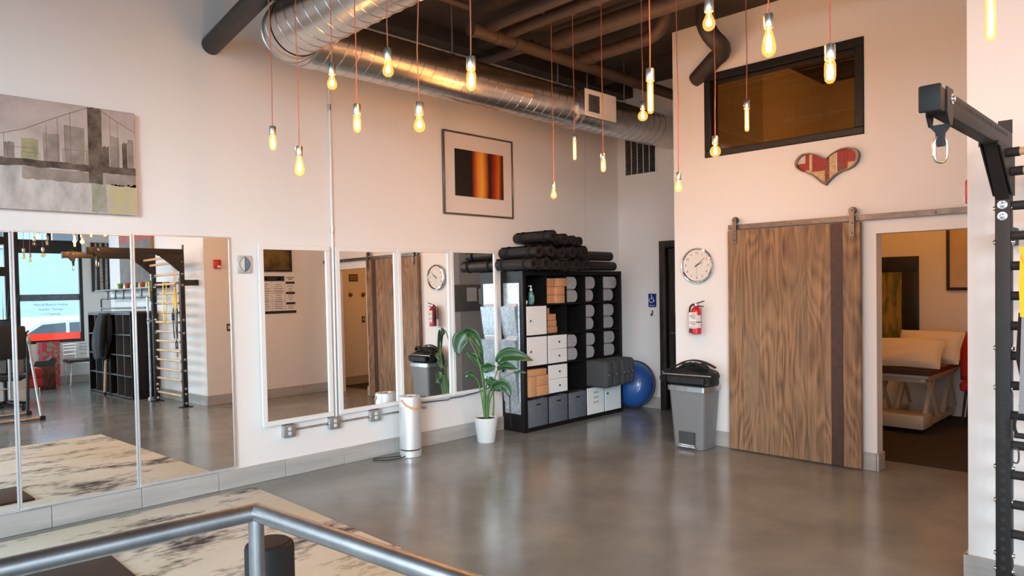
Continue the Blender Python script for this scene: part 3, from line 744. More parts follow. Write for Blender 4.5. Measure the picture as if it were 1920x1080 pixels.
for (c, r) in ((2,0),(2,2),(3,0),(3,1),(3,2),(4,0),(4,1),(4,2)):
    for k in range(2):
        w = {2:.215,3:.20,4:.25}[c]*random.uniform(.9,1.1)
        if (c,r,k) == (4,0,1): w = .31
        hh = .155 if k == 0 else .160
        nm = {0:'top',1:'second',2:'third'}[r]
        blanket('folded grey blanket, %s of the pair in the %s cube, %s column from the plant' % ('lower' if k == 0 else 'upper', nm, {2:'third',3:'fourth',4:'fifth'}[c]), c, r, k, w, hh, cz(r)+.001+k*.157, random.uniform(.005,.03))
# charcoal bolsters with handles
for k, (c, dx, w) in enumerate(((3,.003,.164),(3,.170,.164),(4,.003,.109),(4,.114,.109),(4,.225,.109))):
    x = SX+cx(c)+dx
    t = thing('bolster_cushion', 'charcoal bolster cushion with strap handle, %s from the drawers' % ('first','second','third','fourth','fifth')[k], 'cushion', (x, SY0-.30+.015*k, cz(3)+.002), group='charcoal bolsters jutting out of the shelf')
    G().rbox(0,w,0,.575,0,.330,r=.048,seg=4).build('body', MT['charcoal'], t)
    G().tube([(w/2,.0,.05),(w/2,-.004,.10),(w/2,-.004,.23),(w/2,.0,.28)], .004, 6).build('front_seam', MT['charcoal'], t)
    G().rbox(.02,w-.02,-.018,-.002,.150,.180,r=.007).build('strap_handle', MT['charcoal'], t)
    G().rbox(.020,.036,-.022,-.016,.152,.178,r=.003).build('buckle', MT['greyplastic'], t)
# galvanised wall file on the shelf side
wf = thing('wall_file', 'galvanised pocket file rack on the black shelf side', 'file rack', (SX-.002, SY0+.055, .205), )
FWD = .255
G().rbox(-.006,0,0,FWD,0,1.50,r=.002,seg=1).build('back_plate', MT['galv_pale'], wf)
for k, z in enumerate((.14,.52,.90)):
    p = wfp = G()
    y0, y1 = .012, FWD-.012
    o_ = -.075
    wfp.add([(-.006,y0,z),(-.006,y1,z),(-.03,y1,z),(-.03,y0,z),(-.006,y0,z+.34),(-.006,y1,z+.34),(o_,y1,z+.33),(o_,y0,z+.33)], [(0,1,2,3),(2,6,7,3),(0,3,7,4),(1,5,6,2)])
    pk = p.build('pocket', MT['galv_pale'], wf, smooth=False)
    G().box(-.030,-.014,y0+.02,y1-.05,z+.06,z+.365).build('papers', mat('pale_sheets', (.66,.60,.60), .7) if 'pale_sheets' not in bpy.data.materials else bpy.data.materials['pale_sheets'], pk)
for (y,z) in ((.03,1.46),(FWD/2,1.46),(FWD-.03,1.46),(.03,.04),(FWD-.03,.04)):
    G().cyl((-.006,y,z),(-.009,y,z),.006,n=8).build('screw', MT['darkgrey'], wf)
# yoga mats on top
def yoga_mat(lab, p, r, length=.61, axis='y', straps=True, tilt=0.0):
    t = thing('yoga_mat', lab, 'yoga mat', p, (0,0,tilt), group='rolled black yoga mats on top of the shelf')
    # spiral roll: outer skin + coiled end faces
    n = 3.3; thk = .008; steps = 84
    r0 = r - n*(thk+.0035)
    pr = []
    for i in range(steps+1):
        a = 2*math.pi*n*i/steps + random.choice((0,))
        pr.append((r0+(r-r0)*i/steps, a))
    g = G(); o = 0
    ins = [((q-thk*.5)*math.cos(a), (q-thk*.5)*math.sin(a)) for q, a in pr]
    outs = [((q+thk*.5)*math.cos(a), (q+thk*.5)*math.sin(a)) for q, a in pr]
    N = steps+1
    for y in (0, length):
        g.v += [(a, y, b) for a, b in ins] + [(a, y, b) for a, b in outs]
    for i in range(steps):
        g.f += [(i,i+1,N+i+1,N+i), (2*N+i+1,2*N+i,3*N+i,3*N+i+1), (i+1,i,2*N+i,2*N+i+1), (N+i,N+i+1,3*N+i+1,3*N+i)]
    if axis == 'x': g.xf(Matrix.Rotation(R(-90),4,'Z'))
    g.build('roll', MT['matfoam'], t, weld=False)
    if straps:
        for q in (.12, .47):
            b = G()
            ring = [(r+.0055)*1.0]
            pts = [((r+.005)*math.cos(2*math.pi*k/20), q*length/.61, (r+.005)*math.sin(2*math.pi*k/20)) for k in range(20)]
            for dy in (-.008,0,.008): b.tube([(a,y+dy,c) for a,y,c in pts], .004, 4, closed=True)
            if axis == 'x': b.xf(Matrix.Rotation(R(-90),4,'Z'))
            b.build('strap', MT['strap'], t)
    return t
ZT = SH
mats = [('bottom row, first from the mirror',5.690,0,.066),('bottom row, second from the mirror',5.885,0,.070),('bottom row, third from the mirror',6.055,0,.056),('bottom row, fourth from the mirror',6.225,0,.058),('bottom row, fifth from the mirror',6.410,0,.062),('bottom row, sixth from the mirror',6.605,0,.064)]
for nm, x, z, r in mats:
    yoga_mat('rolled black yoga mat on the shelf, '+nm, (x, 5.33+random.uniform(-.012,.012), ZT+r+.0095), r)
for nm, x, z, r in (('second row, first from the mirror',5.775,2.050,.066),('second row, second from the mirror',5.955,2.058,.066),('second row, third from the mirror',6.140,2.040,.061),('second row, fourth from the mirror',6.330,2.055,.066),('second row, fifth from the mirror',6.560,2.062,.070)):
    yoga_mat('rolled black yoga mat on the shelf, '+nm, (x, 5.33+random.uniform(-.012,.012), z), r)
for nm, x, z, r in (('topmost of the pile',6.015,2.232,.062),('top row, second from the mirror',6.195,2.200,.060),('top row, third from the mirror',6.355,2.190,.054),('top row, farthest from the mirror',6.480,2.180,.053)):
    yoga_mat('rolled black yoga mat on the shelf, '+nm, (x, 5.33+random.uniform(-.012,.012), z), r)
yoga_mat('rolled mat lying crosswise on the shelf end, lower one', (6.72, 5.62, ZT+.062), .056, .78, 'x', False)
yoga_mat('rolled mat lying crosswise on the shelf end, upper one', (6.70, 5.63, ZT+.19), .058, .74, 'x', False)
# ---------------------------------------------------------------- ceiling services
def arc_path(a, c, b, n=6):
    a, c, b = Vector(a), Vector(c), Vector(b)
    return [(a*(1-t)**2 + c*2*t*(1-t) + b*t*t) for t in [i/n for i in range(n+1)]]
du = thing('spiral_duct', 'big galvanised spiral duct bending along the mirror wall', 'duct', (2.62, 5.05, 3.62))
DR = .205
pA = [Vector((0,-5.2,-.02)), Vector((0,-.24,-.02))]
el_ = arc_path((0,-.25,-.02), (0,.02,0), (.28,.02,0), 9)
G().tube([pA[0], pA[1]], DR, 40, caps=False).build('straight_length', MT['duct'], du)
G().tube(el_, DR+.006, 40, caps=False).build('elbow', MT['duct'], du)
G().tube([(.27,.02,0),(3.36,.02,0)], DR, 40, caps=False).build('straight_length', MT['duct'], du)
G().tube([(3.42,.02,0),(5.43,.02,0)], DR, 40, caps=False).build('straight_length', MT['duct'], du)
G().lathe([(DR,-.005),(DR+.022,-.005),(DR+.022,.0),(DR+.006,.004),(DR+.006,.076),(DR+.022,.08),(DR+.022,.085),(DR,.085)], 40, mtx=Matrix.Rotation(R(90),4,'Y')).build('flange_collar', MT['duct'], du, loc=(3.35,.02,0))
def seam(c, ax, r=DR):
    pts = []
    for k in range(32):
        a = 2*math.pi*k/32; sh_ = .055*math.sin(a)
        pts.append((c[0]+r*math.cos(a), c[1]+sh_, c[2]+r*math.sin(a)) if ax == 'y' else (c[0]+sh_, c[1]+r*math.cos(a), c[2]+r*math.sin(a)))
    return G().tube(pts, .0032, 5, closed=True)
sy = seam((0,0,0), 'y').mesh('seam_ring'); sx_ = seam((0,0,0), 'x').mesh('seam_ring')
sy.materials.append(MT['duct']); sx_.materials.append(MT['duct'])
for i in range(30):
    o = bpy.data.objects.new('seam_ring', sy); COL.objects.link(o); o.parent = du; o.location = (0,-.32-i*.125,-.02)
for i in range(38):
    x = .36+i*.125
    if 3.32 < x < 3.48: continue
    o = bpy.data.objects.new('seam_ring', sx_); COL.objects.link(o); o.parent = du; o.location = (x,.02,0)
for j in (1,3,5,7):
    p0, p1, p2 = el_[j-1], el_[j], el_[j+1]
    t_ = (p2-p0).normalized(); q = t_.to_track_quat('Y','Z').to_matrix().to_4x4()
    G().tube([(Matrix.Translation(p1) @ q) @ Vector(((DR+.007)*math.cos(2*math.pi*k/32),0,(DR+.007)*math.sin(2*math.pi*k/32))) for k in range(32)], .005, 5, closed=True).build('elbow_gore', MT['duct'], du)
# supply register on the duct
rg = thing('air_register', 'white supply register boxed out from the spiral duct', 'vent', (5.94, 4.79, 3.485))
G().add([(0,0,0),(.52,0,0),(.52,0,.265),(0,0,.265),(-.02,.16,.03),(.54,.16,.03),(.54,.16,.28),(-.02,.16,.28)], [(0,1,2,3),(0,4,5,1),(1,5,6,2),(2,6,7,3),(3,7,4,0)]).build('boot', MT['duct'], rg, smooth=False)
for bx in ((-.01,.53,-.014,0,-.01,.04),(-.01,.53,-.014,0,.225,.275),(-.01,.045,-.014,0,.04,.225),(.475,.53,-.014,0,.04,.225),(.24,.475,-.014,0,.04,.225)): G().rbox(*bx, r=.003, seg=1).build('face_frame', MT['white'], rg)
G().box(.045,.24,-.002,-.001,.04,.225).build('dark_core', MT['ink'], rg)
for i in range(8): G().box(.045,.24,-.012,-.003,.05+i*.023,.058+i*.023).build('louver', MT['galv'], rg)
for i in range(6): G().box(.062+i*.030,.066+i*.030,-.010,-.003,.04,.225).build('bar', MT['galv'], rg)
# return grille on the end wall
vg = thing('return_grille', 'white return air grille with louvers high on the end wall', 'vent', (8.05, 5.29, 3.135))
VW, VH = .53, .58
for bx in ((-.012,0,0,VW,0,.025),(-.012,0,0,VW,VH-.025,VH),(-.012,0,0,.025,.025,VH-.025),(-.012,0,VW-.025,VW,.025,VH-.025)): G().rbox(*bx, r=.002, seg=1).build('face_frame', MT['white'], vg)
G().box(-.002,-.001,.02,VW-.02,.02,VH-.02).build('dark_core', MT['ink'], vg)
for c in range(5):
    y0 = .025+c*.0965; y1 = y0+.088
    if c: G().box(-.011,-.003,y0-.0075,y0-.001,.025,VH-.025).build('mullion', MT['white'], vg)
    g = G()
    for i in range(26):
        z = .032+i*.0202
        g.add([(-.010,y0,z),(-.010,y1,z),(-.003,y1,z+.010),(-.003,y0,z+.010)], [(0,1,2,3)])
    tag(g.build('louver_blades', MT['galv'], vg, smooth=False), kind='stuff')
# black drain pipe into the mirror wall
tag(G().tube([(2.45,5.93,3.705),(2.45,4.9,3.87),(2.45,3.2,4.20)], .078, 20).build('black_pipe', MT['dark_pipe']), 'thick black pipe entering the mirror wall beside the duct elbow', 'pipe')
def pipe(lab, pts, r, m='brown_pipe', joints=(), grp='brown painted pipes under the ceiling', n=18):
    t = thing('ceiling_pipe', lab, 'pipe', pts[0], group=grp)
    o = Vector(pts[0]); q = [Vector(p)-o for p in pts]
    G().tube(q, r, n).build('run', MT[m], t)
    for j in joints:
        a = Vector(j)-o
        ax = (q[1]-q[0]).normalized()
        G().cyl(a-ax*.03, a+ax*.03, r*1.12, n=n).build('coupling', MT[m], t)
    return t
pipe('brown main pipe running parallel to the spiral duct', [(4.42,4.9,4.05),(7.95,4.9,4.05)], .062, joints=[(4.45,4.9,4.05),(4.75,4.9,4.05),(5.0,4.9,4.05),(5.9,4.9,4.05),(7.0,4.9,4.05)])
pipe('brown branch pipe meeting the main pipe at its capped end', [(4.62,4.85,4.10),(4.64,.8,4.14)], .05, joints=[(4.62,4.78,4.10)])
pipe('brown branch pipe second from the main pipe cap', [(4.87,4.85,4.10),(4.87,.8,4.14)], .05, joints=[(4.87,4.78,4.10)])
pipe('thick brown pipe above the copper cord knots', [(5.42,4.75,4.12),(5.45,1.05,4.14)], .085, joints=[(5.42,4.6,4.12)])
pipe('brown pipe curving up into the ceiling before the partition', [(5.96,4.83,4.08),(5.95,4.2,4.08)]+arc_path((5.94,4.0,4.08),(5.94,3.80,4.10),(5.94,3.78,4.33),5), .066, joints=[(5.96,4.7,4.08)])
pipe('short brown pipe stub reaching back to the mirror wall', [(5.30,5.93,4.12),(5.32,4.9,4.12)], .05)
pipe('thin brown pipe crossing above the duct bend', [(3.0,4.9,4.24),(4.4,4.9,4.24)], .03)
tag(G().box(-2.6, 8.05, 5.66, 5.86, 4.20, 4.33).build('ceiling_ledger_beam', MT['ceiling']), 'dark ledger beam along the top of the mirror wall', 'beam')
for i, x in enumerate((.6, 3.2, 5.15, 7.2)):
    tag(G().box(x, x+.16, .98 if x > 4.4 else -4.8, 5.64, 4.225, 4.33).build('ceiling_beam', MT['ceiling']), 'dark ceiling joist, %s from the railing end' % ('first','second','third','fourth')[i], 'beam', 'dark ceiling joists')
for i, (x, y, z0, nm) in enumerate(((4.32,5.05,3.835,'near the tallest cord'),(5.80,5.05,3.835,'beside the duct collar'),(6.30,5.05,3.835,'over the register'),(7.0,5.05,3.835,'nearest the partition'),(2.62,4.6,3.815,'on the duct bend'))):
    hr = thing('hanger_rod', 'thin duct hanger rod '+nm, 'hanger', (x, y, z0), group='duct hanger rods')
    G().cyl((0,0,0),(0,0,4.33-z0),.0065,n=8).build('rod', MT['galv'], hr)
    G().rbox(-.02,.02,-.02,.02,-.012,.012,r=.004).build('clamp', MT['galv'], hr)
# charcoal offset pipe on the partition
pipe('charcoal offset pipe bending into the partition wall', [(6.22,3.53,4.33),(6.22,3.53,4.22)]+arc_path((6.22,3.53,4.18),(6.24,3.50,4.05),(6.32,3.44,3.98),4)+arc_path((6.38,3.44,3.95),(6.46,3.46,3.92),(6.48,3.56,3.90),4)+[(6.62,3.86,3.78)], .085, 'dark_pipe', grp='charcoal pipes', n=22)

# ---------------------------------------------------------------- pendant bulbs
prof = {
 'A':  [(.013,0),(.015,-.012),(.020,-.026),(.028,-.042),(.0305,-.058),(.027,-.074),(.016,-.086),(0,-.090)],
 'G':  [(.013,0),(.015,-.010),(.026,-.020),(.038,-.036),(.042,-.054),(.038,-.074),(.024,-.090),(0,-.097)],
 'ST': [(.013,0),(.016,-.014),(.022,-.034),(.029,-.066),(.032,-.090),(.027,-.110),(.014,-.124),(0,-.128)],
 'T':  [(.015,0),(.021,-.010),(.0235,-.024),(.0235,-.066),(.020,-.086),(.011,-.096),(0,-.099)],
 'TL': [(.013,0),(.016,-.008),(.0165,-.02),(.0165,-.150),(.012,-.162),(0,-.166)],
}
flen = {'A':(-.034,-.066),'G':(-.030,-.076),'ST':(-.030,-.104),'T':(-.018,-.080),'TL':(-.018,-.148)}
PM = {}
def pend_meshes(kind, lit):
    if (kind, lit) in PM: return PM[(kind, lit)]
    gl = G().lathe([(r_, z) for r_, z in prof[kind]], 20).mesh('bulb')
    gl.materials.append(MT['lit_glass'] if lit else MT['bulb_glass'])
    a, b = flen[kind]; f = G(); rr = .0075 if kind != 'TL' else .005
    for k in range(4):
        t = math.pi/2*k+.4
        f.cyl((rr*math.cos(t),rr*math.sin(t),a),(rr*1.25*math.cos(t),rr*1.25*math.sin(t),b),.0022,n=6)
    f.cyl((0,0,0),(0,0,a),.003,n=6)
    fm = f.mesh('filament'); fm.materials.append(MT['filament'] if lit else MT['nickel'])
    hm = None
    if lit:
        hl = (a-b)/2*1.0
        hg_ = G().ball((0,0,(a+b)/2), rr*1.9, rr*1.9, hl*1.15, 14, 8)
        hm = hg_.mesh('glow_core'); hm.materials.append(MT['glow'])
    PM[(kind, lit)] = (gl, fm, hm)
    return PM[(kind, lit)]
sock = G().lathe([(.0,.072),(.006,.070),(.0075,.066),(.021,.064),(.0225,.061),(.0225,.003),(.021,0),(.0,0)], 20).mesh('socket'); sock.materials.append(MT['nickel'])
def pendant(label, x, y, z, kind, ztop=4.2, lit=True, wav=1.0, power=None, group='hanging filament bulbs'):
    t = thing('pendant_bulb', label, 'pendant lamp', (x, y, z), group=group)
    gl, fm, hm = pend_meshes(kind, lit)
    for nm, me in (('socket', sock), ('bulb', gl), ('filament', fm)):
        o = bpy.data.objects.new(nm, me); COL.objects.link(o); o.parent = t
        if nm == 'filament':
            o.parent = bulb
        if nm == 'bulb': bulb = o
    if hm:
        o = bpy.data.objects.new('glow_core', hm); COL.objects.link(o); o.parent = bulb
    rr = random.Random(int(x*1000+y*77))
    L = ztop-z-.07; n = max(6, int(L/.12)); pts = []
    ph = rr.uniform(0,6); am = .007*wav
    for i in range(n+1):
        u = i/n; e = math.sin(math.pi*u)**.6
        pts.append((am*e*math.sin(ph+5.5*u*L)+.4*am*e*math.sin(2.1*ph+13*u*L), am*e*math.cos(ph*.7+4.4*u*L), .07+u*L))
    G().tube(pts, .0034, 6).build('cord', MT['cord'], t)
    if lit:
        l = bpy.data.lights.new('bulb_light', 'POINT'); l.energy = BULB_W if power is None else power
        l.color = (1.0, .50, .235); l.shadow_soft_size = .02
        o = bpy.data.objects.new('bulb_light', l); COL.objects.link(o); o.parent = t
        o.location = (0,0,(flen[kind][0]+flen[kind][1])/2)
    return t
gp = 'hanging filament bulbs'
for (lab, x, y, z, k) in (
  ('short tubular bulb hanging lowest over the tall mirrors',2.30,4.586,2.725,'T'),
  ('teardrop bulb hanging low beside the shortest tubular bulb',2.30,4.227,2.535,'ST'),
  ('round bulb hanging just below the duct bend',2.30,3.809,2.968,'A'),
  ('short tubular bulb between the conduit and the round bulbs',2.30,3.546,2.675,'T'),
  ('round bulb hanging against the bright duct highlight',2.30,3.230,2.918,'A'),
  ('round bulb on a crooked cord beside the framed photograph',2.30,2.961,2.572,'A'),
  ('thick tubular bulb in front of the duct middle',2.30,2.552,2.712,'T'),
  ('small round bulb hanging lowest above the rolled mats',4.97,4.398,2.566,'A'),
  ('slim long tube bulb nearest the framed photograph',4.97,4.138,2.965,'TL'),
  ('short tubular bulb hanging below the white register',4.97,3.816,2.750,'T'),
  ('globe bulb overlapping the air grille duct',4.97,3.399,3.118,'G'),
  ('long tube bulb hanging beside the globe over the grille',3.00,2.006,2.675,'TL'),
  ('small round bulb hanging at the partition corner',4.97,3.068,2.490,'A'),
  ('round bulb hanging in front of the charcoal offset pipe',3.00,1.681,2.925,'A'),
  ('globe bulb at the lower corner of the interior window',4.97,2.743,2.730,'G'),
  ('slim tube bulb in front of the interior window',4.97,2.484,2.950,'TL'),
  ('large teardrop bulb above the interior window',3.00,1.395,2.772,'ST'),
  ('thick tubular bulb at the window corner above the heart',3.00,1.136,2.575,'T'),
  ('long tube bulb hanging above the rack arm',3.05,.590,2.690,'TL')):
    if 2.9 < x < 3.06: y *= 3.10/x; z = 1.673+(z-1.673)*3.10/x; x = 3.10
    pendant(lab, x, y, z, k, power=(BULB_W*.62 if x < 2.5 else BULB_W*.6 if y < 1.0 else None), ztop=(4.133 if x > 4 else 4.198), wav=2.2 if 'crooked' in lab else 1.0)
# pipe carrying the cords
cp = thing('cord_pipe', 'galvanised pipe wound with copper cords under the ceiling', 'pipe', (4.97, 4.50, 4.15))
G().tube([(0,0,.1),(0,0,.02),(0,-.03,0),(0,-4.0,0)], .0165, 12).build('pipe', MT['galv'], cp)
G().ball((0,0,.0), .026, nu=12, nv=8).build('elbow', MT['galv'], cp)
for y in (.36, .67, 1.02, 1.41, 1.7, 2.0):
    g = G(); pts = []
    for i in range(46):
        a = i*.83
        pts.append((.021*math.cos(a)+random.uniform(-.004,.004), -y+.0016*i-.035+random.uniform(-.006,.006), .021*math.sin(a)+random.uniform(-.006,.004)))
    g.tube(pts, .0036, 5)
    for q in range(3):
        g.tube([(.034*math.cos(a), -y+.010*q+.008*math.sin(a*2), -.012+.036*math.sin(a)) for a in [i*.42 for i in range(15)]], .0034, 5, closed=True)
    g.build('cord_coil', MT['cord'], cp)
for lab, x, y0, y1 in (('galvanised cord pipe over the duct bend',2.30,4.9,2.1),('galvanised cord pipe over the railing end',3.10,2.3,-1.2)):
    c2 = thing('cord_pipe', lab, 'pipe', (x, y0, 4.215)); G().cyl((0,0,0),(0,y1-y0,0),.0165,n=12).build('pipe', MT['galv'], c2)
    for y in (y0-.1, y1+.1): G().cyl((0,y-y0,0),(0,y-y0,.11),.006,n=8).build('hanger', MT['galv'], c2)

# ---------------------------------------------------------------- partition wall: barn door, rail, clock, heart, extinguisher
bd = thing('barn_door', 'weathered wood sliding barn door with dark steel strip', 'door', (6.53, 2.228, .012))
bd['kind'] = 'thing'
DH = 2.17
ed = [0, .150, .252, .47, .70, .93, 1.10, 1.252]
for i in range(7):
    if i == 1: continue
    G().rbox(0,.045,ed[i]+.0006,ed[i+1]-.0006,0,DH,r=.0018,seg=1).build('plank', MT['barn'], bd)
G().rbox(-.001,.046,ed[1],ed[2],0,DH,r=.001,seg=1).build('steel_strip', mat('rusty_brown_strip', (.085,.042,.030), .5, .3, col2=(.06,.03,.022), nscale=20), bd)
MT['iron'] = mat('raw_iron', (.20,.165,.135), .42, .85, col2=(.13,.105,.09), nscale=12)
for lab, y in (('iron roller hanger at the clock side of the barn door',3.40),('iron roller hanger at the doorway side of the barn door',2.292)):
    hg2 = thing('roller_hanger', lab, 'door hanger', (6.522, y, 2.055), group='barn door roller hangers')
    G().prism([(-.021,.0),(.021,.0),(.021,.235),(.012,.252),(-.012,.252),(-.021,.235)], 'x', -.008, 0).build('strap', MT['iron'], hg2)
    G().lathe([(.0,-.014),(.030,-.014),(.034,-.008),(.029,0),(.034,.008),(.030,.014),(0,.014)], 24, mtx=Matrix.Rotation(R(90),4,'Y')).build('wheel', MT['iron'], hg2, loc=(.018,0,.228))
    for z in (.03,.12,.228): G().cyl((-.008,0,z),(-.016,0,z),.011,.008,n=10).build('bolt', MT['iron'], hg2)
rl = thing('door_rail', 'flat iron rail carrying the sliding barn door', 'rail', (6.545, .99, 2.193))
G().rbox(-.004,.004,.02,2.49,0,.048,r=.002,seg=1).build('bar', MT['iron'], rl)
for y in (.10,.66,1.26,1.86,2.44):
    G().cyl((.055,y,.024),(.004,y,.024),.011,n=10).build('standoff', MT['iron'], rl)
    G().cyl((-.004,y,.024),(-.012,y,.024),.010,.007,n=6).build('bolt', MT['iron'], rl)
# clock
ck = thing('wall_clock', 'round chrome wall clock with white dial', 'clock', (6.60, 3.848, 1.853))
rx = Matrix.Rotation(R(-90),4,'Y')
G().lathe([(.0,0),(.176,0),(.184,.010),(.186,.040),(.180,.048),(.168,.050),(.160,.044),(.156,.034)], 56, mtx=rx).build('rim', MT['chrome'], ck)
G().lathe([(0,.034),(.158,.034),(.158,.036),(0,.036)], 48, mtx=rx).build('dial', mat('ivory_dial', (.72,.69,.63), .5), ck)
for i in range(1, 13):
    a = R(30*i)
    text('numeral', str(i), .036, MT['ink'], ck, face_mtx((0,-1,0),(0,0,1),(-.0365,-.128*math.sin(a),.128*math.cos(a))), ext=.0003)
def hand(name, deg, l, w, zz, m):
    a = R(deg); c_, s_ = math.cos(a), math.sin(a)
    pts = [(-w,-.025),(w,-.025),(w*.5,l),(-w*.5,l)]
    G().prism([(-(u*c_+v*s_), -u*s_+v*c_) for u, v in pts], 'x', zz-.0008, zz).build(name, m, ck, smooth=False)
hand('hour_hand', 66, .078, .0045, -.0385, MT['ink']); hand('minute_hand', 50, .118, .0035, -.040, MT['ink']); hand('second_hand', 177, .105, .001, -.041, MT['darkgrey'])
G().cyl((-.036,0,0),(-.043,0,0),.006,n=12).build('hub', MT['ink'], ck)
text('dial_lettering', 'CHRONO', .012, MT['darkgrey'], ck, face_mtx((0,-1,0),(0,0,1),(-.0365,0,.06)), ext=.0003) if False else None
# heart
hpts = [(2.527,2.772),(2.555,2.79),(2.582,2.806),(2.626,2.83),(2.671,2.845),(2.725,2.847),(2.771,2.828),(2.801,2.791),(2.808,2.76),(2.795,2.722),(2.754,2.689),(2.699,2.662),(2.654,2.637),(2.61,2.6),(2.575,2.564),(2.544,2.543),(2.53,2.533),(2.518,2.549),(2.496,2.573),(2.461,2.602),(2.427,2.626),(2.384,2.643),(2.334,2.654),(2.288,2.674),(2.254,2.713),(2.242,2.762),(2.25,2.802),(2.283,2.833),(2.332,2.848),(2.387,2.846),(2.43,2.833),(2.477,2.809),(2.507,2.785)]
ht = thing('heart_wall_art', 'metal heart filled with red and cream salvaged tin above the doorway', 'wall art', (6.60, 2.527, 2.70))
hp2 = [(a-2.527, b-2.70) for a, b in hpts]
hc = (0.0, .005)
hin = [(hc[0]+(a-hc[0])*.93, hc[1]+(b-hc[1])*.90) for a, b in hp2]
g = G(); n = len(hp2)
for x, P in ((0,hp2),(-.055,hp2),(-.055,hin),(-.03,hin)): g.v += [(x,a,b) for a,b in P]
for k in range(3):
    for i in range(n):
        j = (i+1)%n; g.f.append((k*n+i,k*n+j,(k+1)*n+j,(k+1)*n+i))
g.build('metal_rim', mat('aged_tin_rim', (.23,.20,.17), .45, .7, col2=(.12,.10,.08), nscale=25), ht)
def clip(poly, ax, v, keep_less):
    out = []
    for i in range(len(poly)):
        p, q = poly[i], poly[(i+1)%len(poly)]
        ip = (p[ax] <= v) == keep_less; iq = (q[ax] <= v) == keep_less
        if ip: out.append(p)
        if ip != iq:
            t = (v-p[ax])/(q[ax]-p[ax]); out.append((p[0]+t*(q[0]-p[0]), p[1]+t*(q[1]-p[1])))
    return out
MT['hred'] = mat('salvaged_red_tin', (.29,.008,.010), .4, .1, col2=(.16,.012,.012), nscale=25, contrast=(.45,.7))
MT['hcream'] = mat('salvaged_cream_tin', (.58,.46,.28), .45, .1, col2=(.40,.27,.12), nscale=30)
MT['hgrey'] = mat('salvaged_grey_tin', (.50,.48,.44), .4, .3, col2=(.40,.37,.33), nscale=30)
MT['hbrick'] = mat('rusty_tin', (.27,.055,.035), .5, .2, col2=(.14,.03,.02), nscale=40)
cuts = [-1,-.186,-.160,-.097,-.084,-.028,.011,.124,.151,.185,1]
cols = [('hcream','hred',.02),('hbrick','hred',-.02),('hbrick','hred',.045),('hgrey','hcream',.3),('hcream','hcream',0),('hbrick','hbrick',0),('hcream','hred',-.03),('hcream','hgrey',.3),('hcream','hred',-.01),('hred','hgrey',.055)]
# cuts run along wall Y measured from the heart centre
for i in range(10):
    P = clip(clip(hin,0,cuts[i],False),0,cuts[i+1],True)
    if len(P) < 3: continue
    lo, up, zc = cols[i]
    for m_, Q in ((lo, clip(P,1,zc,True)), (up, clip(P,1,zc,False))):
        if len(Q) >= 3:
            cx_ = sum(a for a,b in Q)/len(Q); cz_ = sum(b for a,b in Q)/len(Q)
            Q = [(cx_+(a-cx_)*.985, cz_+(b-cz_)*.985) for a,b in Q]
            G().prism(Q,'x',-.034-.0015*(i%3),-.028).build('tin_panel', MT[m_], ht, smooth=False)
G().add([(-.029,a,b) for a,b in hin],[tuple(range(n))]).build('backing', MT['ink'], ht, smooth=False)
# fire extinguisher
fe = thing('fire_extinguisher', 'red fire extinguisher with inspection tag hung below the clock', 'fire extinguisher', (6.505, 3.825, 1.145))
G().lathe([(.0,0),(.046,0),(.052,.006),(.052,.225),(.048,.25),(.034,.272),(.020,.282),(.018,.292),(0,.292)], 28).build('cylinder', MT['red'], fe)
G().lathe([(.0527,.118),(.0533,.119),(.0533,.128),(.0527,.129)], 28).build('band', MT['darkgrey'], fe)
lab_ = G()
for i in range(10):
    a0, a1 = R(185+i*9), R(185+(i+1)*9)
    lab_.add([(.0526*math.cos(a),.0526*math.sin(a),z) for a,z in ((a0,.065),(a1,.065),(a1,.195),(a0,.195))],[(0,1,2,3)])
lab_.build('label', mat('extinguisher_label', (.70,.67,.64), .5, col2=(.55,.30,.27), nscale=45, contrast=(.55,.7)), fe)
G().cyl((0,0,.290),(0,0,.315),.017,n=16).build('valve', MT['steel'], fe)
G().prism([(.03,.312),(-.09,.345),(-.092,.335),(.03,.300)],'x',-.009,.009).build('lever', MT['black'], fe)
G().prism([(.02,.300),(-.085,.290),(-.085,.281),(.02,.288)],'x',-.009,.009).build('handle', MT['black'], fe)
G().tube(arc_path((0,.015,.305),(-.01,.075,.31),(-.01,.070,.22),8)+[(-.01,.066,.14),(-.01,.064,.045)], .010, 10).build('hose', MT['rubber'], fe)
G().cyl((-.01,.064,.05),(-.01,.064,.01),.013,.017,n=12).build('nozzle', MT['black'], fe)
tg = G().box(-.058,-.057,-.030,.050,.060,.225).build('paper_tag', MT['paper'], fe, smooth=False)
for i,(z,m_) in enumerate(((.207,'red'),(.190,'darkgrey'),(.175,'darkgrey'),(.160,'darkgrey'),(.125,'red'),(.110,'darkgrey'),(.095,'darkgrey'),(.070,'red'))):
    G().box(-.0586,-.058,-.024,.044 if i%3 else .02,z,z+.006).build('tag_line', MT[m_], tg, smooth=False)
G().rbox(.05,.095,-.012,.012,.10,.29,r=.004).build('bracket', MT['steel'], fe)
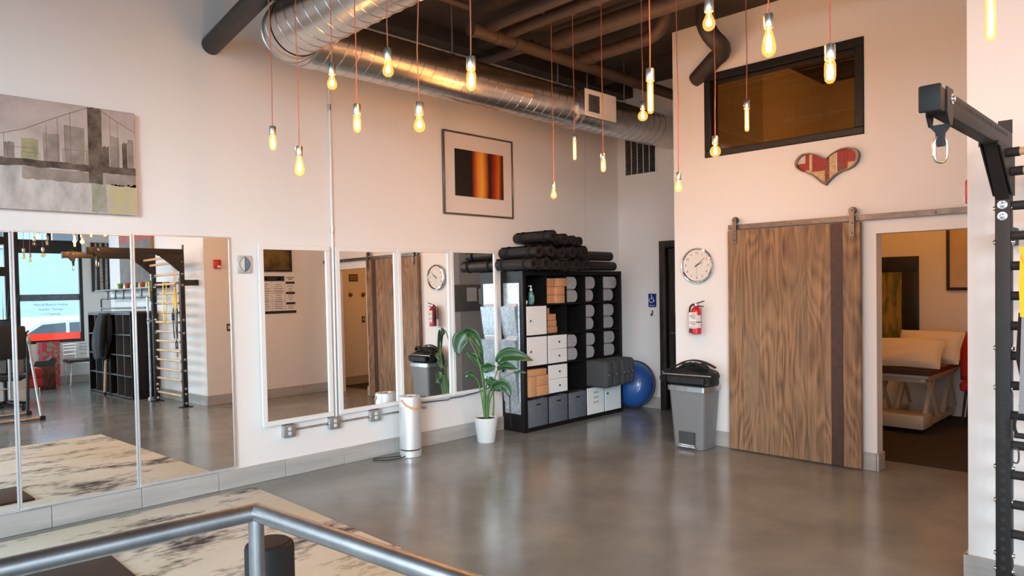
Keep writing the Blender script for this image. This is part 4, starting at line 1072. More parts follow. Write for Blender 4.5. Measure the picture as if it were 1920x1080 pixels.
# step bin with backpack
sbn = thing('step_bin', 'grey rectangular step bin with steel rim under the backpack', 'trash can', (6.41, 3.80, 0))
def tap(w0,d0,w1,d1,z0,z1,r,n=5):
    # rounded-rectangle loft, local x = depth, y = width
    def ring(w,d,z):
        o=[]
        for sx,sy,a0 in ((1,1,0),(-1,1,90),(-1,-1,180),(1,-1,270)):
            for i in range(n+1):
                a=R(a0+90*i/n); o.append((sx*(d/2-r)+r*math.cos(a), sy*(w/2-r)+r*math.sin(a), z))
        return o
    g=G(); A=ring(w0,d0,z0); B_=ring(w1,d1,z1); N=len(A)
    g.v=A+B_; g.f=[(i,(i+1)%N,N+(i+1)%N,N+i) for i in range(N)]+[tuple(range(N))[::-1],tuple(N+i for i in range(N))]
    return g
tap(.335,.27,.405,.335,.004,.60,.04).build('body', MT['greyplastic'], sbn)
tap(.435,.36,.44,.365,.585,.635,.045).build('rim', MT['steel'], sbn)
tap(.40,.325,.40,.325,.633,.642,.04).build('lid', MT['darkgrey'], sbn)
G().prism([(-.085,.03),(.085,.03),(.092,.175),(-.092,.175)],'x',-.158,-.13).build('pedal_recess', MT['darkgrey'], sbn)
G().rbox(-.178,-.135,-.105,.105,.020,.034,r=.004).rbox(-.168,-.15,-.09,.09,.036,.05,r=.004).build('pedal', MT['steel'], sbn)
bp_ = thing('backpack', 'black backpack lying flat on the step bin', 'backpack', (6.40, 3.80, .643), (0,0,R(3)))
def loft(rings, close=True):
    g = G(); N = len(rings[0])
    for r_ in rings: g.v += [tuple(p) for p in r_]
    for i in range(len(rings)-1):
        for j in range(N): g.f.append((i*N+j,i*N+(j+1)%N,(i+1)*N+(j+1)%N,(i+1)*N+j))
    g.f += [tuple(range(N))[::-1], tuple((len(rings)-1)*N+j for j in range(N))]
    return g
def sring(dx, dy, z, n=32, k=.45, cx_=0, jit=0.0, sd=0):
    o = []
    for i in range(n):
        a = 2*math.pi*i/n; ca, sa = math.cos(a), math.sin(a)
        w = 1+jit*math.sin(3*a+sd)+jit*.7*math.sin(7*a+2*sd)
        o.append((cx_+dx*w*abs(ca)**k*(1 if ca > 0 else -1), dy*w*abs(sa)**k*(1 if sa > 0 else -1), z+jit*.15*math.sin(5*a+sd)))
    return o
loft([sring(.125,.215,.002), sring(.150,.240,.010), sring(.160,.245,.05,k=.6,jit=.02,sd=1), sring(.168,.262,.09,k=.65,jit=.035,sd=2), sring(.158,.262,.115,k=.7,jit=.05,sd=3), sring(.130,.235,.135,k=.75,jit=.07,sd=4), sring(.09,.18,.150,k=.8,jit=.09,sd=5), sring(.04,.09,.158,k=.9,jit=.09,sd=6)]).build('main_body', MT['bag'], bp_)
loft([sring(.03,.19,.018,cx_=-.155), sring(.045,.205,.03,cx_=-.158), sring(.045,.205,.085,cx_=-.162), sring(.03,.19,.100,cx_=-.160)]).build('front_pocket', MT['bag'], bp_)
G().tube([(-.150,-.262,.108),(-.186,-.12,.112),(-.188,.08,.112),(-.160,.262,.106)], .0045, 6).build('zipper', MT['steel'], bp_)
G().tube([(-.203,.05,.03),(-.206,.052,.095)], .004, 6).build('pocket_piping', MT['strap'], bp_)
loft([sring(.08,.14,.140,k=.7,cx_=.02,jit=.05,sd=2), sring(.095,.155,.165,k=.75,cx_=.02,jit=.07,sd=3), sring(.075,.12,.195,k=.8,cx_=.02,jit=.09,sd=5), sring(.03,.06,.210,k=.9,cx_=.02,jit=.09,sd=1)]).build('padded_back', MT['bag'], bp_)
def strap_loop(nm, pts, w=.016, th=.007):
    gs = G()
    for dx in (-1,-.33,.33,1): gs.tube([p+Vector((dx*w,0,0)) for p in pts], th, 6)
    gs.build(nm, MT['strap'], bp_)
strap_loop('shoulder_strap', arc_path((-.06,.22,.150),(-.10,.04,.275),(-.05,-.19,.165),12))
strap_loop('shoulder_strap', arc_path((.05,.20,.18),(.02,.0,.30),(.06,-.21,.17),12))
strap_loop('grab_handle', arc_path((-.09,.02,.17),(-.13,-.07,.285),(-.08,-.17,.17),10), .009, .006)
G().tube(arc_path((-.12,.225,.125),(-.20,.31,.10),(-.14,.285,.015),10), .009, 6).build('side_strap', MT['strap'], bp_)
G().tube(arc_path((-.05,.24,.14),(-.12,.33,.14),(-.16,.27,.03),10), .009, 6).build('side_strap', MT['strap'], bp_)
G().rbox(-.020,.02,-.085,-.005,.214,.224,r=.004).build('logo_patch', mat('pale_patch', (.45,.33,.30), .7), bp_)
G().ball((-.15,.27,.12), .014, nu=10, nv=6).build('buckle', MT['darkgrey'], bp_)
# accessibility sign and hook
ad_ = thing('accessibility_sign', 'blue accessibility sign with white wheelchair symbol', 'sign', (8.05, 5.39, 1.357))
G().rbox(-.006,0,-.062,.062,0,.180,r=.002,seg=1).build('plate', mat('sign_blue', (.010,.022,.22), .4), ad_)
ic = G(); X_ = -.0075
def st(p, w): ic.tube([(X_, -a, b) for a, b in p], w, 6)
ic.ball((X_,.010,.158), .0015, .0085, .0085, 12, 8)
st([(-.010,.147),(-.006,.108),(.020,.108),(.030,.078),(.040,.082)], .0048)
st([(-.008,.128),(.016,.128)], .004)
st([(-.012+.0+.033*math.cos(R(a)), .092+.033*math.sin(R(a))) for a in range(125,365,15)], .0042)
ic.build('wheelchair_symbol', MT['decal_white'], ad_)
text('lettering', 'RESTROOM', .017, MT['decal_white'], ad_, face_mtx((0,-1,0),(0,0,1),(-.0065,0,.022)))
hk = thing('wall_hook', 'black hook on white plate below the accessibility sign', 'hook', (8.05, 5.37, 1.235))
G().rbox(-.008,0,-.04,.035,0,.085,r=.004).build('plate', MT['white_gloss'], hk)
G().tube([(-.008,.012,.075),(-.016,.012,.07),(-.018,.012,.03),(-.026,.014,.012),(-.040,.016,.018),(-.043,.018,.032)], .008, 8).build('hook', MT['black'], hk)
# blue dome ball
bo = thing('balance_dome', 'blue balance dome ball leaning on the end wall', 'balance ball', (7.83, 5.60, .015), (0, R(-78), R(12)))
# local z = dome axis; local x points down after the tilt
dr_ = .312
zc = dr_
mB = Matrix.Translation((dr_,0,0))
pro = [(0,-.05),(.24,-.05),(.27,-.045),(.30,-.03),(dr_+.006,-.012),(dr_+.012,.0),(dr_+.006,.014),(dr_-.01,.02)]
G().lathe(pro, 48).xf(mB).build('rubber_base', mat('dark_base_rim', (.018,.02,.03), .5), bo)
dm = [( (dr_-.006)*math.cos(a), .012+.215*math.sin(a)) for a in [math.pi/2*i/22 for i in range(23)]]
dm[-1] = (0, dm[-1][1])
G().lathe(dm, 56).xf(mB).build('dome', MT['blueball'], bo)
for r_ in (.035,.06,.085,.11,.14,.17,.20,.23,.255):
    zz = .012+.215*math.sqrt(max(0,1-(r_/(dr_-.006))**2))
    G().tube([(r_*math.cos(2*math.pi*k/48), r_*math.sin(2*math.pi*k/48), zz) for k in range(48)], .0028, 5, closed=True).xf(mB).build('grip_ring', MT['blueball'], bo)
# notice board in the nook (seen in the mirror beside the shelf)
nb = thing('notice_board', 'dark grey notice board with a pinned sheet, seen in the mirror by the shelf', 'notice board', (6.62, 4.13, 1.35))
G().rbox(0,.62,0,.02,0,.38,r=.003).build('board', mat('slate_board', (.16,.155,.15), .7), nb)
G().box(.24,.44,.0205,.0215,.14,.34).build('sheet', MT['paper'], nb, smooth=False)
G().box(.48,.58,.0205,.0215,.10,.32).build('sheet', MT['paper'], nb, smooth=False)
# ---------------------------------------------------------------- potted plant
pt = thing('potted_plant', 'leafy bird of paradise plant in a white pot by the shelf', 'plant', (5.172, 5.60, 0))
G().lathe([(.0,0),(.092,0),(.096,.004),(.130,.255),(.133,.262),(.131,.266),(.122,.266),(.118,.245),(.0,.245)], 40).build('pot', MT['white_gloss'], pt)
G().lathe([(.0,.246),(.119,.246),(.06,.252),(0,.254)][::-1], 28).build('soil', MT['soil'], pt)
UR = Vector((.7071,-.7071,0)); UZ = Vector((0,0,1)); UT = Vector((-.7071,-.7071,0))
def PP(x, y, off=0.0): return UR*((x-590)*.00127) + UZ*(.263+(820-y)*.00127) + UT*off
def leaf(p0, pm, p1, w, side=None, fold=.35, nu=14, nv=6, tip=1.0):
    p0, pm, p1 = PP(*p0), PP(*pm), PP(*p1)
    def bz(t): return p0*(1-t)**2 + pm*2*t*(1-t) + p1*t*t
    def fn(u, v):
        t = u; c = bz(t); tg_ = (bz(min(1,t+.02))-bz(max(0,t-.02))).normalized()
        sd = side if side is not None else UT.cross(tg_)
        sd = Vector(sd); sd = (sd - tg_*sd.dot(tg_)).normalized()
        nn = tg_.cross(sd)
        ww = w*(math.sin(math.pi*min(1,(t*.93+.07)))**.62)*(1-.25*t)
        s_ = (v-.5)*2
        return c + sd*(s_*ww) + nn*(fold*ww*abs(s_)**1.3) + UZ*(.006*math.sin(9*t+3*s_))
    o = G().grid(fn, nu, nv)
    lo = o.build('leaf', MT['leaf'], pt)
    m = lo.modifiers.new('thickness', 'SOLIDIFY'); m.thickness = .0022
    G().tube([bz(i/10)+UT*.0015 for i in range(11)], [.0034-.0028*i/10 for i in range(11)], 6).build('midrib', MT['stem'], lo)
def stalk(pts, r0=.010, r1=.004):
    q = [PP(*p) for p in pts]
    # smooth with Catmull-Rom
    out = []
    for i in range(len(q)-1):
        a, b, c, d = q[max(0,i-1)], q[i], q[i+1], q[min(len(q)-1,i+2)]
        for k in range(5):
            t = k/5; out.append(.5*((2*b)+(c-a)*t+(2*a-5*b+4*c-d)*t*t+(3*b-a-3*c+d)*t*t*t))
    out.append(q[-1]); n = len(out)
    G().tube(out, [r0+(r1-r0)*i/(n-1) for i in range(n)], 8).build('stalk', MT['stem'], pt)
stalk([(585,822,0),(580,640,.03),(560,440,.05),(520,280,.06),(470,170,.06),(432,105,.05)], .011)
leaf((436,102,.05),(372,140,.05),(372,285,.08), .100, fold=.25)
stalk([(590,822,.01),(592,640,.0),(575,470,-.02),(545,300,-.04),(490,150,-.02),(440,85,.0)], .010)
leaf((425,100,.0),(500,55,.03),(578,290,.06), .062, fold=.55)
stalk([(580,822,.02),(576,600,.03),(574,470,.03),(572,395,.03)], .012, .007)
leaf((574,398,.03),(520,310,.03),(430,258,.05), .055, fold=.4)
leaf((572,400,.04),(620,395,.08),(682,378,.10), .060, fold=.3)
stalk([(598,822,.02),(606,640,.05),(640,560,.06),(655,470,.07)], .010)
leaf((600,480,.05),(640,520,.10),(692,490,.12), .050, fold=.3)
stalk([(602,822,0),(615,650,.0),(660,520,.02),(690,430,.04),(705,380,.06)], .010)
leaf((700,360,.06),(760,235,.10),(992,332,.14), .085, fold=.45, side=Vector((.25,.25,.93)))
leaf((696,408,.06),(770,360,.10),(862,402,.14), .045, fold=.5, side=Vector((.3,.3,.9)))
stalk([(606,822,.01),(630,660,.03),(690,530,.05),(760,465,.07),(835,432,.09)], .009)
leaf((832,432,.09),(880,424,.12),(938,432,.13), .016, fold=.6)
stalk([(600,822,.03),(620,690,.06),(650,590,.08),(668,560,.09)], .009)
leaf((655,568,.09),(760,480,.13),(802,632,.16), .072, fold=.3)
stalk([(650,815,-.02),(658,700,-.03),(655,600,-.03)], .010, .007)
leaf((655,605,-.03),(640,560,-.05),(600,520,-.06), .030)
stalk([(575,820,-.03),(556,640,.0),(530,520,.02),(500,470,.03)], .009)
leaf((502,472,.03),(460,420,.04),(420,470,.05), .04, fold=.3)

# ---------------------------------------------------------------- rug, board, railing, roller
m_, nt, p = nodes('distressed_rug')
tc = nt.nodes.new('ShaderNodeTexCoord')
mp = nt.nodes.new('ShaderNodeMapping'); mp.inputs['Scale'].default_value = (1.0,2.2,1)
nt.links.new(tc.outputs['Object'], mp.inputs['Vector'])
n1 = nt.nodes.new('ShaderNodeTexNoise'); n1.inputs['Scale'].default_value = 1.35; n1.inputs['Detail'].default_value = 3
n2 = nt.nodes.new('ShaderNodeTexNoise'); n2.inputs['Scale'].default_value = 9; n2.inputs['Detail'].default_value = 8; n2.inputs['Roughness'].default_value = .7
for n_ in (n1, n2): nt.links.new(mp.outputs[0], n_.inputs['Vector'])
a1 = nt.nodes.new('ShaderNodeMath'); a1.operation = 'MULTIPLY_ADD'; a1.inputs[1].default_value = .75
nt.links.new(n2.outputs['Fac'], a1.inputs[0]); nt.links.new(n1.outputs['Fac'], a1.inputs[2])
mr = nt.nodes.new('ShaderNodeMapRange'); mr.inputs['From Min'].default_value = .89; mr.inputs['From Max'].default_value = 1.09
nt.links.new(a1.outputs[0], mr.inputs['Value'])
cr = nt.nodes.new('ShaderNodeValToRGB'); cr.color_ramp.elements[0].position = .35; cr.color_ramp.elements[0].color = (.66,.68,.55,1)
cr.color_ramp.elements[1].position = .68; cr.color_ramp.elements[1].color = (.75,.785,.76,1)
n3 = nt.nodes.new('ShaderNodeTexNoise'); n3.inputs['Scale'].default_value = 1.1; nt.links.new(tc.outputs['Object'], n3.inputs['Vector'])
nt.links.new(n3.outputs['Fac'], cr.inputs['Fac'])
mx_ = nt.nodes.new('ShaderNodeMix'); mx_.data_type = 'RGBA'
nt.links.new(mr.outputs[0], mx_.inputs['Factor']); nt.links.new(cr.outputs['Color'], mx_.inputs[6]); mx_.inputs[7].default_value = (.055,.048,.040,1)
nt.links.new(mx_.outputs[2], p.inputs['Base Color']); p.inputs['Roughness'].default_value = .95
n4 = nt.nodes.new('ShaderNodeTexNoise'); n4.inputs['Scale'].default_value = 160; nt.links.new(tc.outputs['Object'], n4.inputs['Vector'])
bq = nt.nodes.new('ShaderNodeBump'); bq.inputs['Strength'].default_value = .5; bq.inputs['Distance'].default_value = .006
nt.links.new(n4.outputs['Fac'], bq.inputs['Height']); nt.links.new(bq.outputs['Normal'], p.inputs['Normal'])
tag(G().rbox(-.10,2.66,2.2,5.775,.001,.013,r=.005,seg=2).build('area_rug', m_), 'cream and black distressed area rug below the tall mirrors', 'rug')
tag(G().rbox(.30,1.325,4.42,4.985,.014,.032,r=.008,seg=2).build('exercise_board', mat('dark_brown_rubber', (.030,.024,.022), .6, bump=.1, bscale=200)), 'flat dark brown exercise board lying on the rug', 'exercise board')
C0 = Vector((.892,1.934,1.045)); dl = Vector((-.998,.062,0)).normalized(); drr = Vector((.1045,-.9945,0)).normalized()
rk = thing('hand_railing', 'bare steel pipe railing corner in the foreground', 'railing', (C0.x, C0.y, 0))
MT['raw_steel'] = mat('raw_steel_pipe', (.50,.505,.52), .42, 1.0, col2=(.36,.365,.38), nscale=9, stretch=(1,1,1), contrast=(.35,.7), bump=.02, bscale=40)
o_ = Vector((0,0,1.045))
RR = .025
G().tube([o_+dl*2.4, o_+dl*.02, o_], RR, 24).build('top_rail', MT['raw_steel'], rk)
G().tube([o_+drr*2.4, o_+drr*.02, o_], RR, 24).build('top_rail', MT['raw_steel'], rk)
G().ball(tuple(o_), RR*1.01, nu=20, nv=12).build('weld_joint', MT['raw_steel'], rk)
for q in (Vector((0,0,0)), dl*1.6, drr*1.6):
    G().cyl((q.x,q.y,0),(q.x,q.y,1.03),.0215,n=20).build('post', MT['raw_steel'], rk)
    G().cyl((q.x,q.y,0),(q.x,q.y,.008),.055,n=20).build('base_flange', MT['raw_steel'], rk)
for z in (.5,):
    G().cyl((dl*.02+Vector((0,0,z))), (dl*1.6+Vector((0,0,z))), .016, n=14).build('mid_rail', MT['raw_steel'], rk)
    G().cyl((drr*.02+Vector((0,0,z))), (drr*1.6+Vector((0,0,z))), .016, n=14).build('mid_rail', MT['raw_steel'], rk)
fr = thing('foam_roller', 'black foam roller standing upright behind the railing post', 'foam roller', (1.005, 2.09, .0135))
G().lathe([(0,0),(.064,0),(.072,.01),(.074,.02),(.074,.862),(.071,.872),(.062,.878),(0,.878)], 40).build('foam_cylinder', MT['rubber'], fr)
G().lathe([(0,.0),(.060,.0),(.060,.0015),(0,.0015)], 32).build('end_face', mat('brown_foam_face', (.035,.022,.017), .8, bump=.4, bscale=120), fr, loc=(0,0,.8785))

# ---------------------------------------------------------------- treatment room
mt = thing('massage_table', 'dark padded massage table on a cream lifting frame', 'massage table', (8.42, 2.86, 0.004), (0,0,R(-90)))
MT['cream_metal'] = mat('cream_enamel', (.60,.56,.48), .4)
def chamfer(x0,x1,y0,y1,c): return [(x0+c,y0),(x1,y0),(x1,y1),(x0,y1),(x0,y0+c)]
G().prism(chamfer(0,.68,0,1.38,.05),'z',.635,.69).build('top_cushion', MT['darkvinyl'], mt)
G().prism(chamfer(.02,.66,.02,1.36,.05),'z',.605,.634).build('top_board', MT['cream_metal'], mt)
for y in (.12,.62): G().rbox(.04,.62,y,y+.05,.54,.60,r=.005).build('cross_rail', MT['cream_metal'], mt)
for x in (.05,.57): G().rbox(x,x+.05,.05,1.3,.555,.60,r=.005).build('side_rail', MT['cream_metal'], mt)
for x in (.07,.55):
    for y, s in ((.16,1),(.9,1)):
        G().prism([(y,.12),(y+.07,.12),(y+.42,.55),(y+.33,.55)],'x',x,x+.04).build('lift_arm', MT['cream_metal'], mt)
        G().prism([(y+.36,.14),(y+.42,.14),(y+.10,.55),(y+.03,.55)],'x',x+.045,x+.07).build('lift_arm', MT['cream_metal'], mt)
G().rbox(.10,.62,.00,.34,.05,.20,r=.015).build('motor_box', MT['cream_metal'], mt)
G().rbox(.06,.12,.02,1.3,.05,.12,r=.006).rbox(.54,.60,.02,1.3,.05,.12,r=.006).build('base_beam', MT['cream_metal'], mt)
G().rbox(.02,.10,.02,.10,.03,.30,r=.006).build('leg_post', MT['cream_metal'], mt)
for x in (.09,.57):
    for y in (.06,1.24): G().cyl((x-.015,y,.030),(x+.015,y,.030),.028,n=14).build('caster', MT['rubber'], mt)
def pillow(lab, loc, rot, w, d, hh):
    def fn(u, v):
        x, y = 2*u-1, 2*v-1
        k = ((1-abs(x)**2.6)*(1-abs(y)**2.6))
        return Vector((x*d/2*(1-.06*(1-abs(y))), y*w/2*(1-.05*(1-abs(x))), hh*max(0,k)**.45 + .008*math.sin(9*x+4*y)*k))
    g = G().grid(fn, 18, 24)
    g2 = G().grid(lambda u,v: (lambda q: Vector((q.x,q.y,-q.z*.55)))(fn(u,v)), 18, 24)
    g.add(g2.v, g2.f)
    o = g.build('pillow', MT['pillow'], None); o.location = loc; o.rotation_euler = rot
    return tag(o, lab, 'pillow', 'cream pillows on the massage table')
pillow('cream pillow lying in front on the massage table', (8.68, 2.48, .85), (0,R(-42),R(2)), .72, .42, .10)
pillow('cream pillow propped behind the other on the massage table', (9.08, 2.36, .90), (0,R(-56),R(-5)), .68, .42, .10)
pf = thing('leaning_painting', 'wide black framed green and gold painting beyond the doorway', 'painting', (9.80, 2.66, .74))
for bx in ((0,.035,0,1.0,0,.19),(0,.035,0,1.0,1.03,1.22),(0,.035,0,.19,.19,1.03),(0,.035,.81,1.0,.19,1.03)): G().rbox(*bx,r=.004).build('frame_rail', MT['black'], pf)
G().box(.012,.02,.19,.81,.19,1.03).build('canvas', mat('green_gold_abstract', (.10,.12,.03), .6, col2=(.38,.27,.06), nscale=4, stretch=(1,2.5,.8), contrast=(.4,.62)), pf, smooth=False)
wp = thing('wall_picture', 'thin black framed picture on the treatment room wall', 'picture', (9.84, 1.60, 1.53))
for bx in ((-.03,0,0,.76,0,.035),(-.03,0,0,.76,.90,.935),(-.03,0,0,.035,.035,.90),(-.03,0,.725,.76,.035,.90)): G().rbox(*bx,r=.003).build('frame_rail', MT['darkwood'], wp)
G().box(-.012,0,.03,.73,.03,.905).build('sheet', mat('cream_print', (.62,.52,.38), .6, col2=(.55,.45,.32), nscale=3), wp, smooth=False)
rc = thing('red_chair', 'red upholstered chair behind the massage table', 'chair', (9.42, 1.855, .004), (0,0,R(6)))
G().rbox(-.24,.24,-.25,.25,.40,.50,r=.03,seg=3).build('seat', MT['redcloth'], rc)
G().grid(lambda u,v: Vector((.20+.06*v**1.5-.05*math.cos(math.pi*(u-.5)), -.27+.54*u, .48+.62*v*(1-.22*abs(2*u-1)**3))), 12, 8).build('backrest', MT['redcloth'], rc).modifiers.new('thickness','SOLIDIFY').thickness = .05
for sx in (-1,1):
    for sy_ in (-1,1): G().cyl((sx*.18,sy_*.19,.41),(sx*.22,sy_*.23,0),.016,.010,n=10).build('leg', MT['darkwood'], rc)
lp = thing('added_room_lamp', 'unseen glass globe lamp added to light the treatment room', 'lamp', (8.3, 2.2, 3.2))  # lamp added out of view; clear globe lets light reach the upper walls
G().cyl((0,0,.12),(0,0,1.13),.006,n=8).build('stem', MT['nickel'], lp)
G().lathe([(.012,.12),(.05,.11),(.11,.05),(.12,-.01),(.10,-.08),(.05,-.12),(0,-.128)], 24).build('glass_globe', MT['clear_glass'], lp)
ll = bpy.data.lights.new('treatment_light','POINT'); ll.energy = TREAT_W; ll.color = (1.0,.36,.06); ll.shadow_soft_size = .06
lo_ = bpy.data.objects.new('treatment_light', ll); COL.objects.link(lo_); lo_.parent = lp; lo_.location = (0,0,.03)
# hooks and switch on the treatment side wall (seen in the mirror through the doorway)
for lab, x in (('brass round hook seen in the mirror, below the small sign',7.32),('brass round hook seen in the mirror, above the light switch',7.60)):
    hk2 = thing('brass_hook', lab, 'hook', (x,.62,1.66), group='round brass hooks')
    G().lathe([(0,0),(.045,0),(.048,.008),(.040,.014),(.018,.018),(.018,.040),(.024,.044),(.022,.052),(0,.054)],20,mtx=Matrix.Rotation(R(-90),4,'X')).build('knob', mat('aged_brass', (.36,.22,.09), .35, .9) if 'aged_brass' not in bpy.data.materials else bpy.data.materials['aged_brass'], hk2)
ls = thing('light_switch', 'bronze light switch plate seen through the mirrored doorway', 'switch', (7.59,.62,1.13))
G().rbox(-.036,.036,0,.006,0,.118,r=.003).build('plate', mat('bronze_plate', (.16,.11,.07), .4, .6), ls); G().rbox(-.012,.012,.006,.012,.035,.083,r=.002).build('rocker', MT['white_gloss'], ls)
sg = thing('small_sign', 'small dark lettered plaque seen through the mirrored doorway', 'sign', (7.30,.62,1.90))
G().rbox(0,.19,0,.012,0,.13,r=.002).build('plaque', mat('brown_plaque', (.10,.075,.05), .6), sg)
for j in range(2):
    for i in range(4): G().box(.022+i*.040,.046+i*.040,.0121,.0128,.03+j*.045,.058+j*.045).build('raised_letter', MT['hcream'], sg, smooth=False)
# ---------------------------------------------------------------- climbing bar rack
RX, YR, YL = 4.25, .768, -.33
rk2 = thing('climbing_rack', 'black steel rack with wooden rungs against the white wall', 'exercise rack', (RX, (YR+YL)/2, 0))
hw = (YR-YL)/2; U = .0325; UT_ = 2.30
def upright(y):
    s = 1 if y > 0 else -1
    u = G().rbox(-.035,.035,y-U,y+U,.012,UT_,r=.005,seg=2).build('upright', MT['black_steel'], rk2)
    # row of adjustment holes on the front and bolts on the sides
    hm = PM.get('hole')
    if hm is None:
        hm = G().lathe([(.0,0),(.0115,0),(.0115,.0012),(0,.0012)],14,mtx=Matrix.Rotation(R(-90),4,'Y')).mesh('hole'); hm.materials.append(MT['ink']); PM['hole'] = hm
        bm = G().lathe([(.0,0),(.021,0),(.021,.003),(.012,.004),(.012,.011),(.009,.013),(0,.013)],18,mtx=Matrix.Rotation(R(-90),4,'Y')).mesh('bolt'); bm.materials.append(MT['chrome']); PM['bolt'] = bm
        b2 = G().lathe([(.0,0),(.020,0),(.020,.004),(.012,.006),(.010,.012),(0,.013)],18,mtx=Matrix.Rotation(R(90),4,'X')).mesh('bolt'); b2.materials.append(MT['chrome']); PM['bolt2'] = b2
    z = 2.08; zs = []
    while z > .1:
        if not (1.96 < z < 2.06): zs.append(z)
        z -= .0245 if .86 < z < 1.26 else .049
    for z in zs:
        o = bpy.data.objects.new('hole', hm); COL.objects.link(o); o.parent = u; o.location = (-.0352,y,z)
    for z in (2.034,1.978):
        o = bpy.data.objects.new('bolt', PM['bolt']); COL.objects.link(o); o.parent = u; o.location = (-.035,y,z)
    for z in (2.2,2.02,1.85,1.32,1.12,.72,.55,.28,.20,.06):
        for q in (-1,1):
            o = bpy.data.objects.new('bolt', PM['bolt2']); COL.objects.link(o); o.parent = u; o.location = (0,y+q*U*1.01,z)
            if q > 0: o.rotation_euler = (0,0,math.pi)
    G().rbox(-.09,.09,y-.07,y+.07,0,.010,r=.002,seg=1).build('foot_plate', MT['black_steel'], rk2)
    # arm, gusset, back tab, wall bracket
    a = G().rbox(-1.26,.035,y-.030,y+.030,UT_,UT_+.092,r=.006).build('arm', MT['black_steel'], rk2)
    for i in range(24):
        o = bpy.data.objects.new('hole', hm); COL.objects.link(o); o.parent = a; o.location = (-1.02+i*.04,y+.0302,UT_+.066); o.rotation_euler = (0,0,R(-90)); o.scale = (1,.55,.8)
        o = bpy.data.objects.new('hole', hm); COL.objects.link(o); o.parent = a; o.location = (-1.02+i*.04,y-.0302,UT_+.066); o.rotation_euler = (0,0,R(90)); o.scale = (1,.55,.8)
    G().rbox(-1.275,-1.26,y-.039,y+.039,UT_-.006,UT_+.095,r=.010).build('end_cap', MT['black_steel'], a)
    for q in (-1,1):
        G().prism([(-1.185,UT_+.098),(-1.10,UT_+.098),(-1.10,UT_),(-1.115,UT_-.04),(-1.15,UT_-.04),(-1.185,UT_)],'y',y+q*.031,y+q*.037).build('eye_bracket', MT['black_steel'], a)
    G().prism([(y-.037,UT_-.035),(y+.037,UT_-.035),(y+.014,UT_-.066),(y+.012,UT_-.115),(y-.012,UT_-.115),(y-.014,UT_-.066)],'x',-1.145,-1.115).build('eye_bracket', MT['black_steel'], a)
    o = bpy.data.objects.new('bolt', PM['bolt2']); COL.objects.link(o); o.parent = a; o.location = (-1.12,y-.036,UT_+.06)
    o = bpy.data.objects.new('bolt', PM['bolt2']); COL.objects.link(o); o.parent = a; o.location = (-1.12,y+.036,UT_+.06); o.rotation_euler = (0,0,math.pi)
    for q in (-1,1):
        G().prism([(-.036,UT_-.22),(.03,UT_-.22),(.03,UT_+.01),(-.33,UT_+.01),(-.33,UT_-.012),(-.30,UT_-.012)],'y',y+q*(U+.001),y+q*(U+.008)).build('gusset', MT['black_steel'], rk2)
    G().prism([(-.30,UT_),(-.24,UT_),(-.036,UT_-.18),(-.036,UT_-.24)],'y',y-.028,y+.028).build('diagonal_brace', MT['black_steel'], rk2)
    o = bpy.data.objects.new('bolt', PM['bolt']); COL.objects.link(o); o.parent = rk2; o.location = (-.045,y,UT_-.20)
    G().prism([(y-.030,UT_+.09),(y+.030,UT_+.09),(y+.030,UT_+.16),(y-.030,UT_+.16)],'x',.028,.036).build('top_tab', MT['black_steel'], rk2)
    G().rbox(.035,.248,y-.02,y+.02,1.84,1.93,r=.004).build('wall_bracket', MT['black_steel'], rk2)
upright(hw); upright(-hw)
zr = [.16]+[.39+.149*k for k in range(12)]
for z in zr:
    rg_ = G().cyl((0,-hw+U,z),(0,hw-U,z),.0185,n=14).build('rung', MT['lightwood'], rk2)
    for s in (-1,1):
        G().cyl((0,s*(hw-U),z),(0,s*(hw-U-.055),z),.0225,n=14).build('rubber_sleeve', MT['rubber'], rg_)
for x, z in ((-.16,UT_-.03),(-.07,UT_-.11)):
    rg_ = G().cyl((x,-hw+U+.01,z),(x,hw-U-.01,z),.0185,n=14).build('pull_up_bar', MT['lightwood'], rk2)
    for s in (-1,1): G().cyl((x,s*(hw-U-.01),z),(x,s*(hw-U-.06),z),.0225,n=14).build('rubber_sleeve', MT['rubber'], rg_)
# silver carabiner on the arm end
def oval(w, hh, n=28, c=(0,0,0), plane='xz'):
    pts = []
    for i in range(n):
        a = 2*math.pi*i/n
        x = w*math.cos(a); z = hh*math.sin(a)
        k = (abs(math.cos(a))**3+abs(math.sin(a))**3)**(-1/3)
        pts.append((c[0]+x*k, c[1], c[2]+z*k) if plane == 'xz' else (c[0], c[1]+x*k, c[2]+z*k))
    return pts
def carabiner(lab, loc, rz, w=.026, hh=.050, m='nickel', r=.0055):
    t = thing('carabiner', lab, 'carabiner', loc, (0,0,rz))
    G().tube(oval(w,hh), r, 8, closed=True).build('oval_body', MT[m], t)
    G().cyl((-w,0,-hh*.5),(-w,0,hh*.5),r*1.5,n=10).build('locking_sleeve', MT[m], t)
    return t
carabiner('silver carabiner hanging from the rack arm end', (3.12, YR, 2.172), R(-40))
carabiner('silver carabiner hanging from the far rack arm', (3.12, YL, 2.168), R(-40))
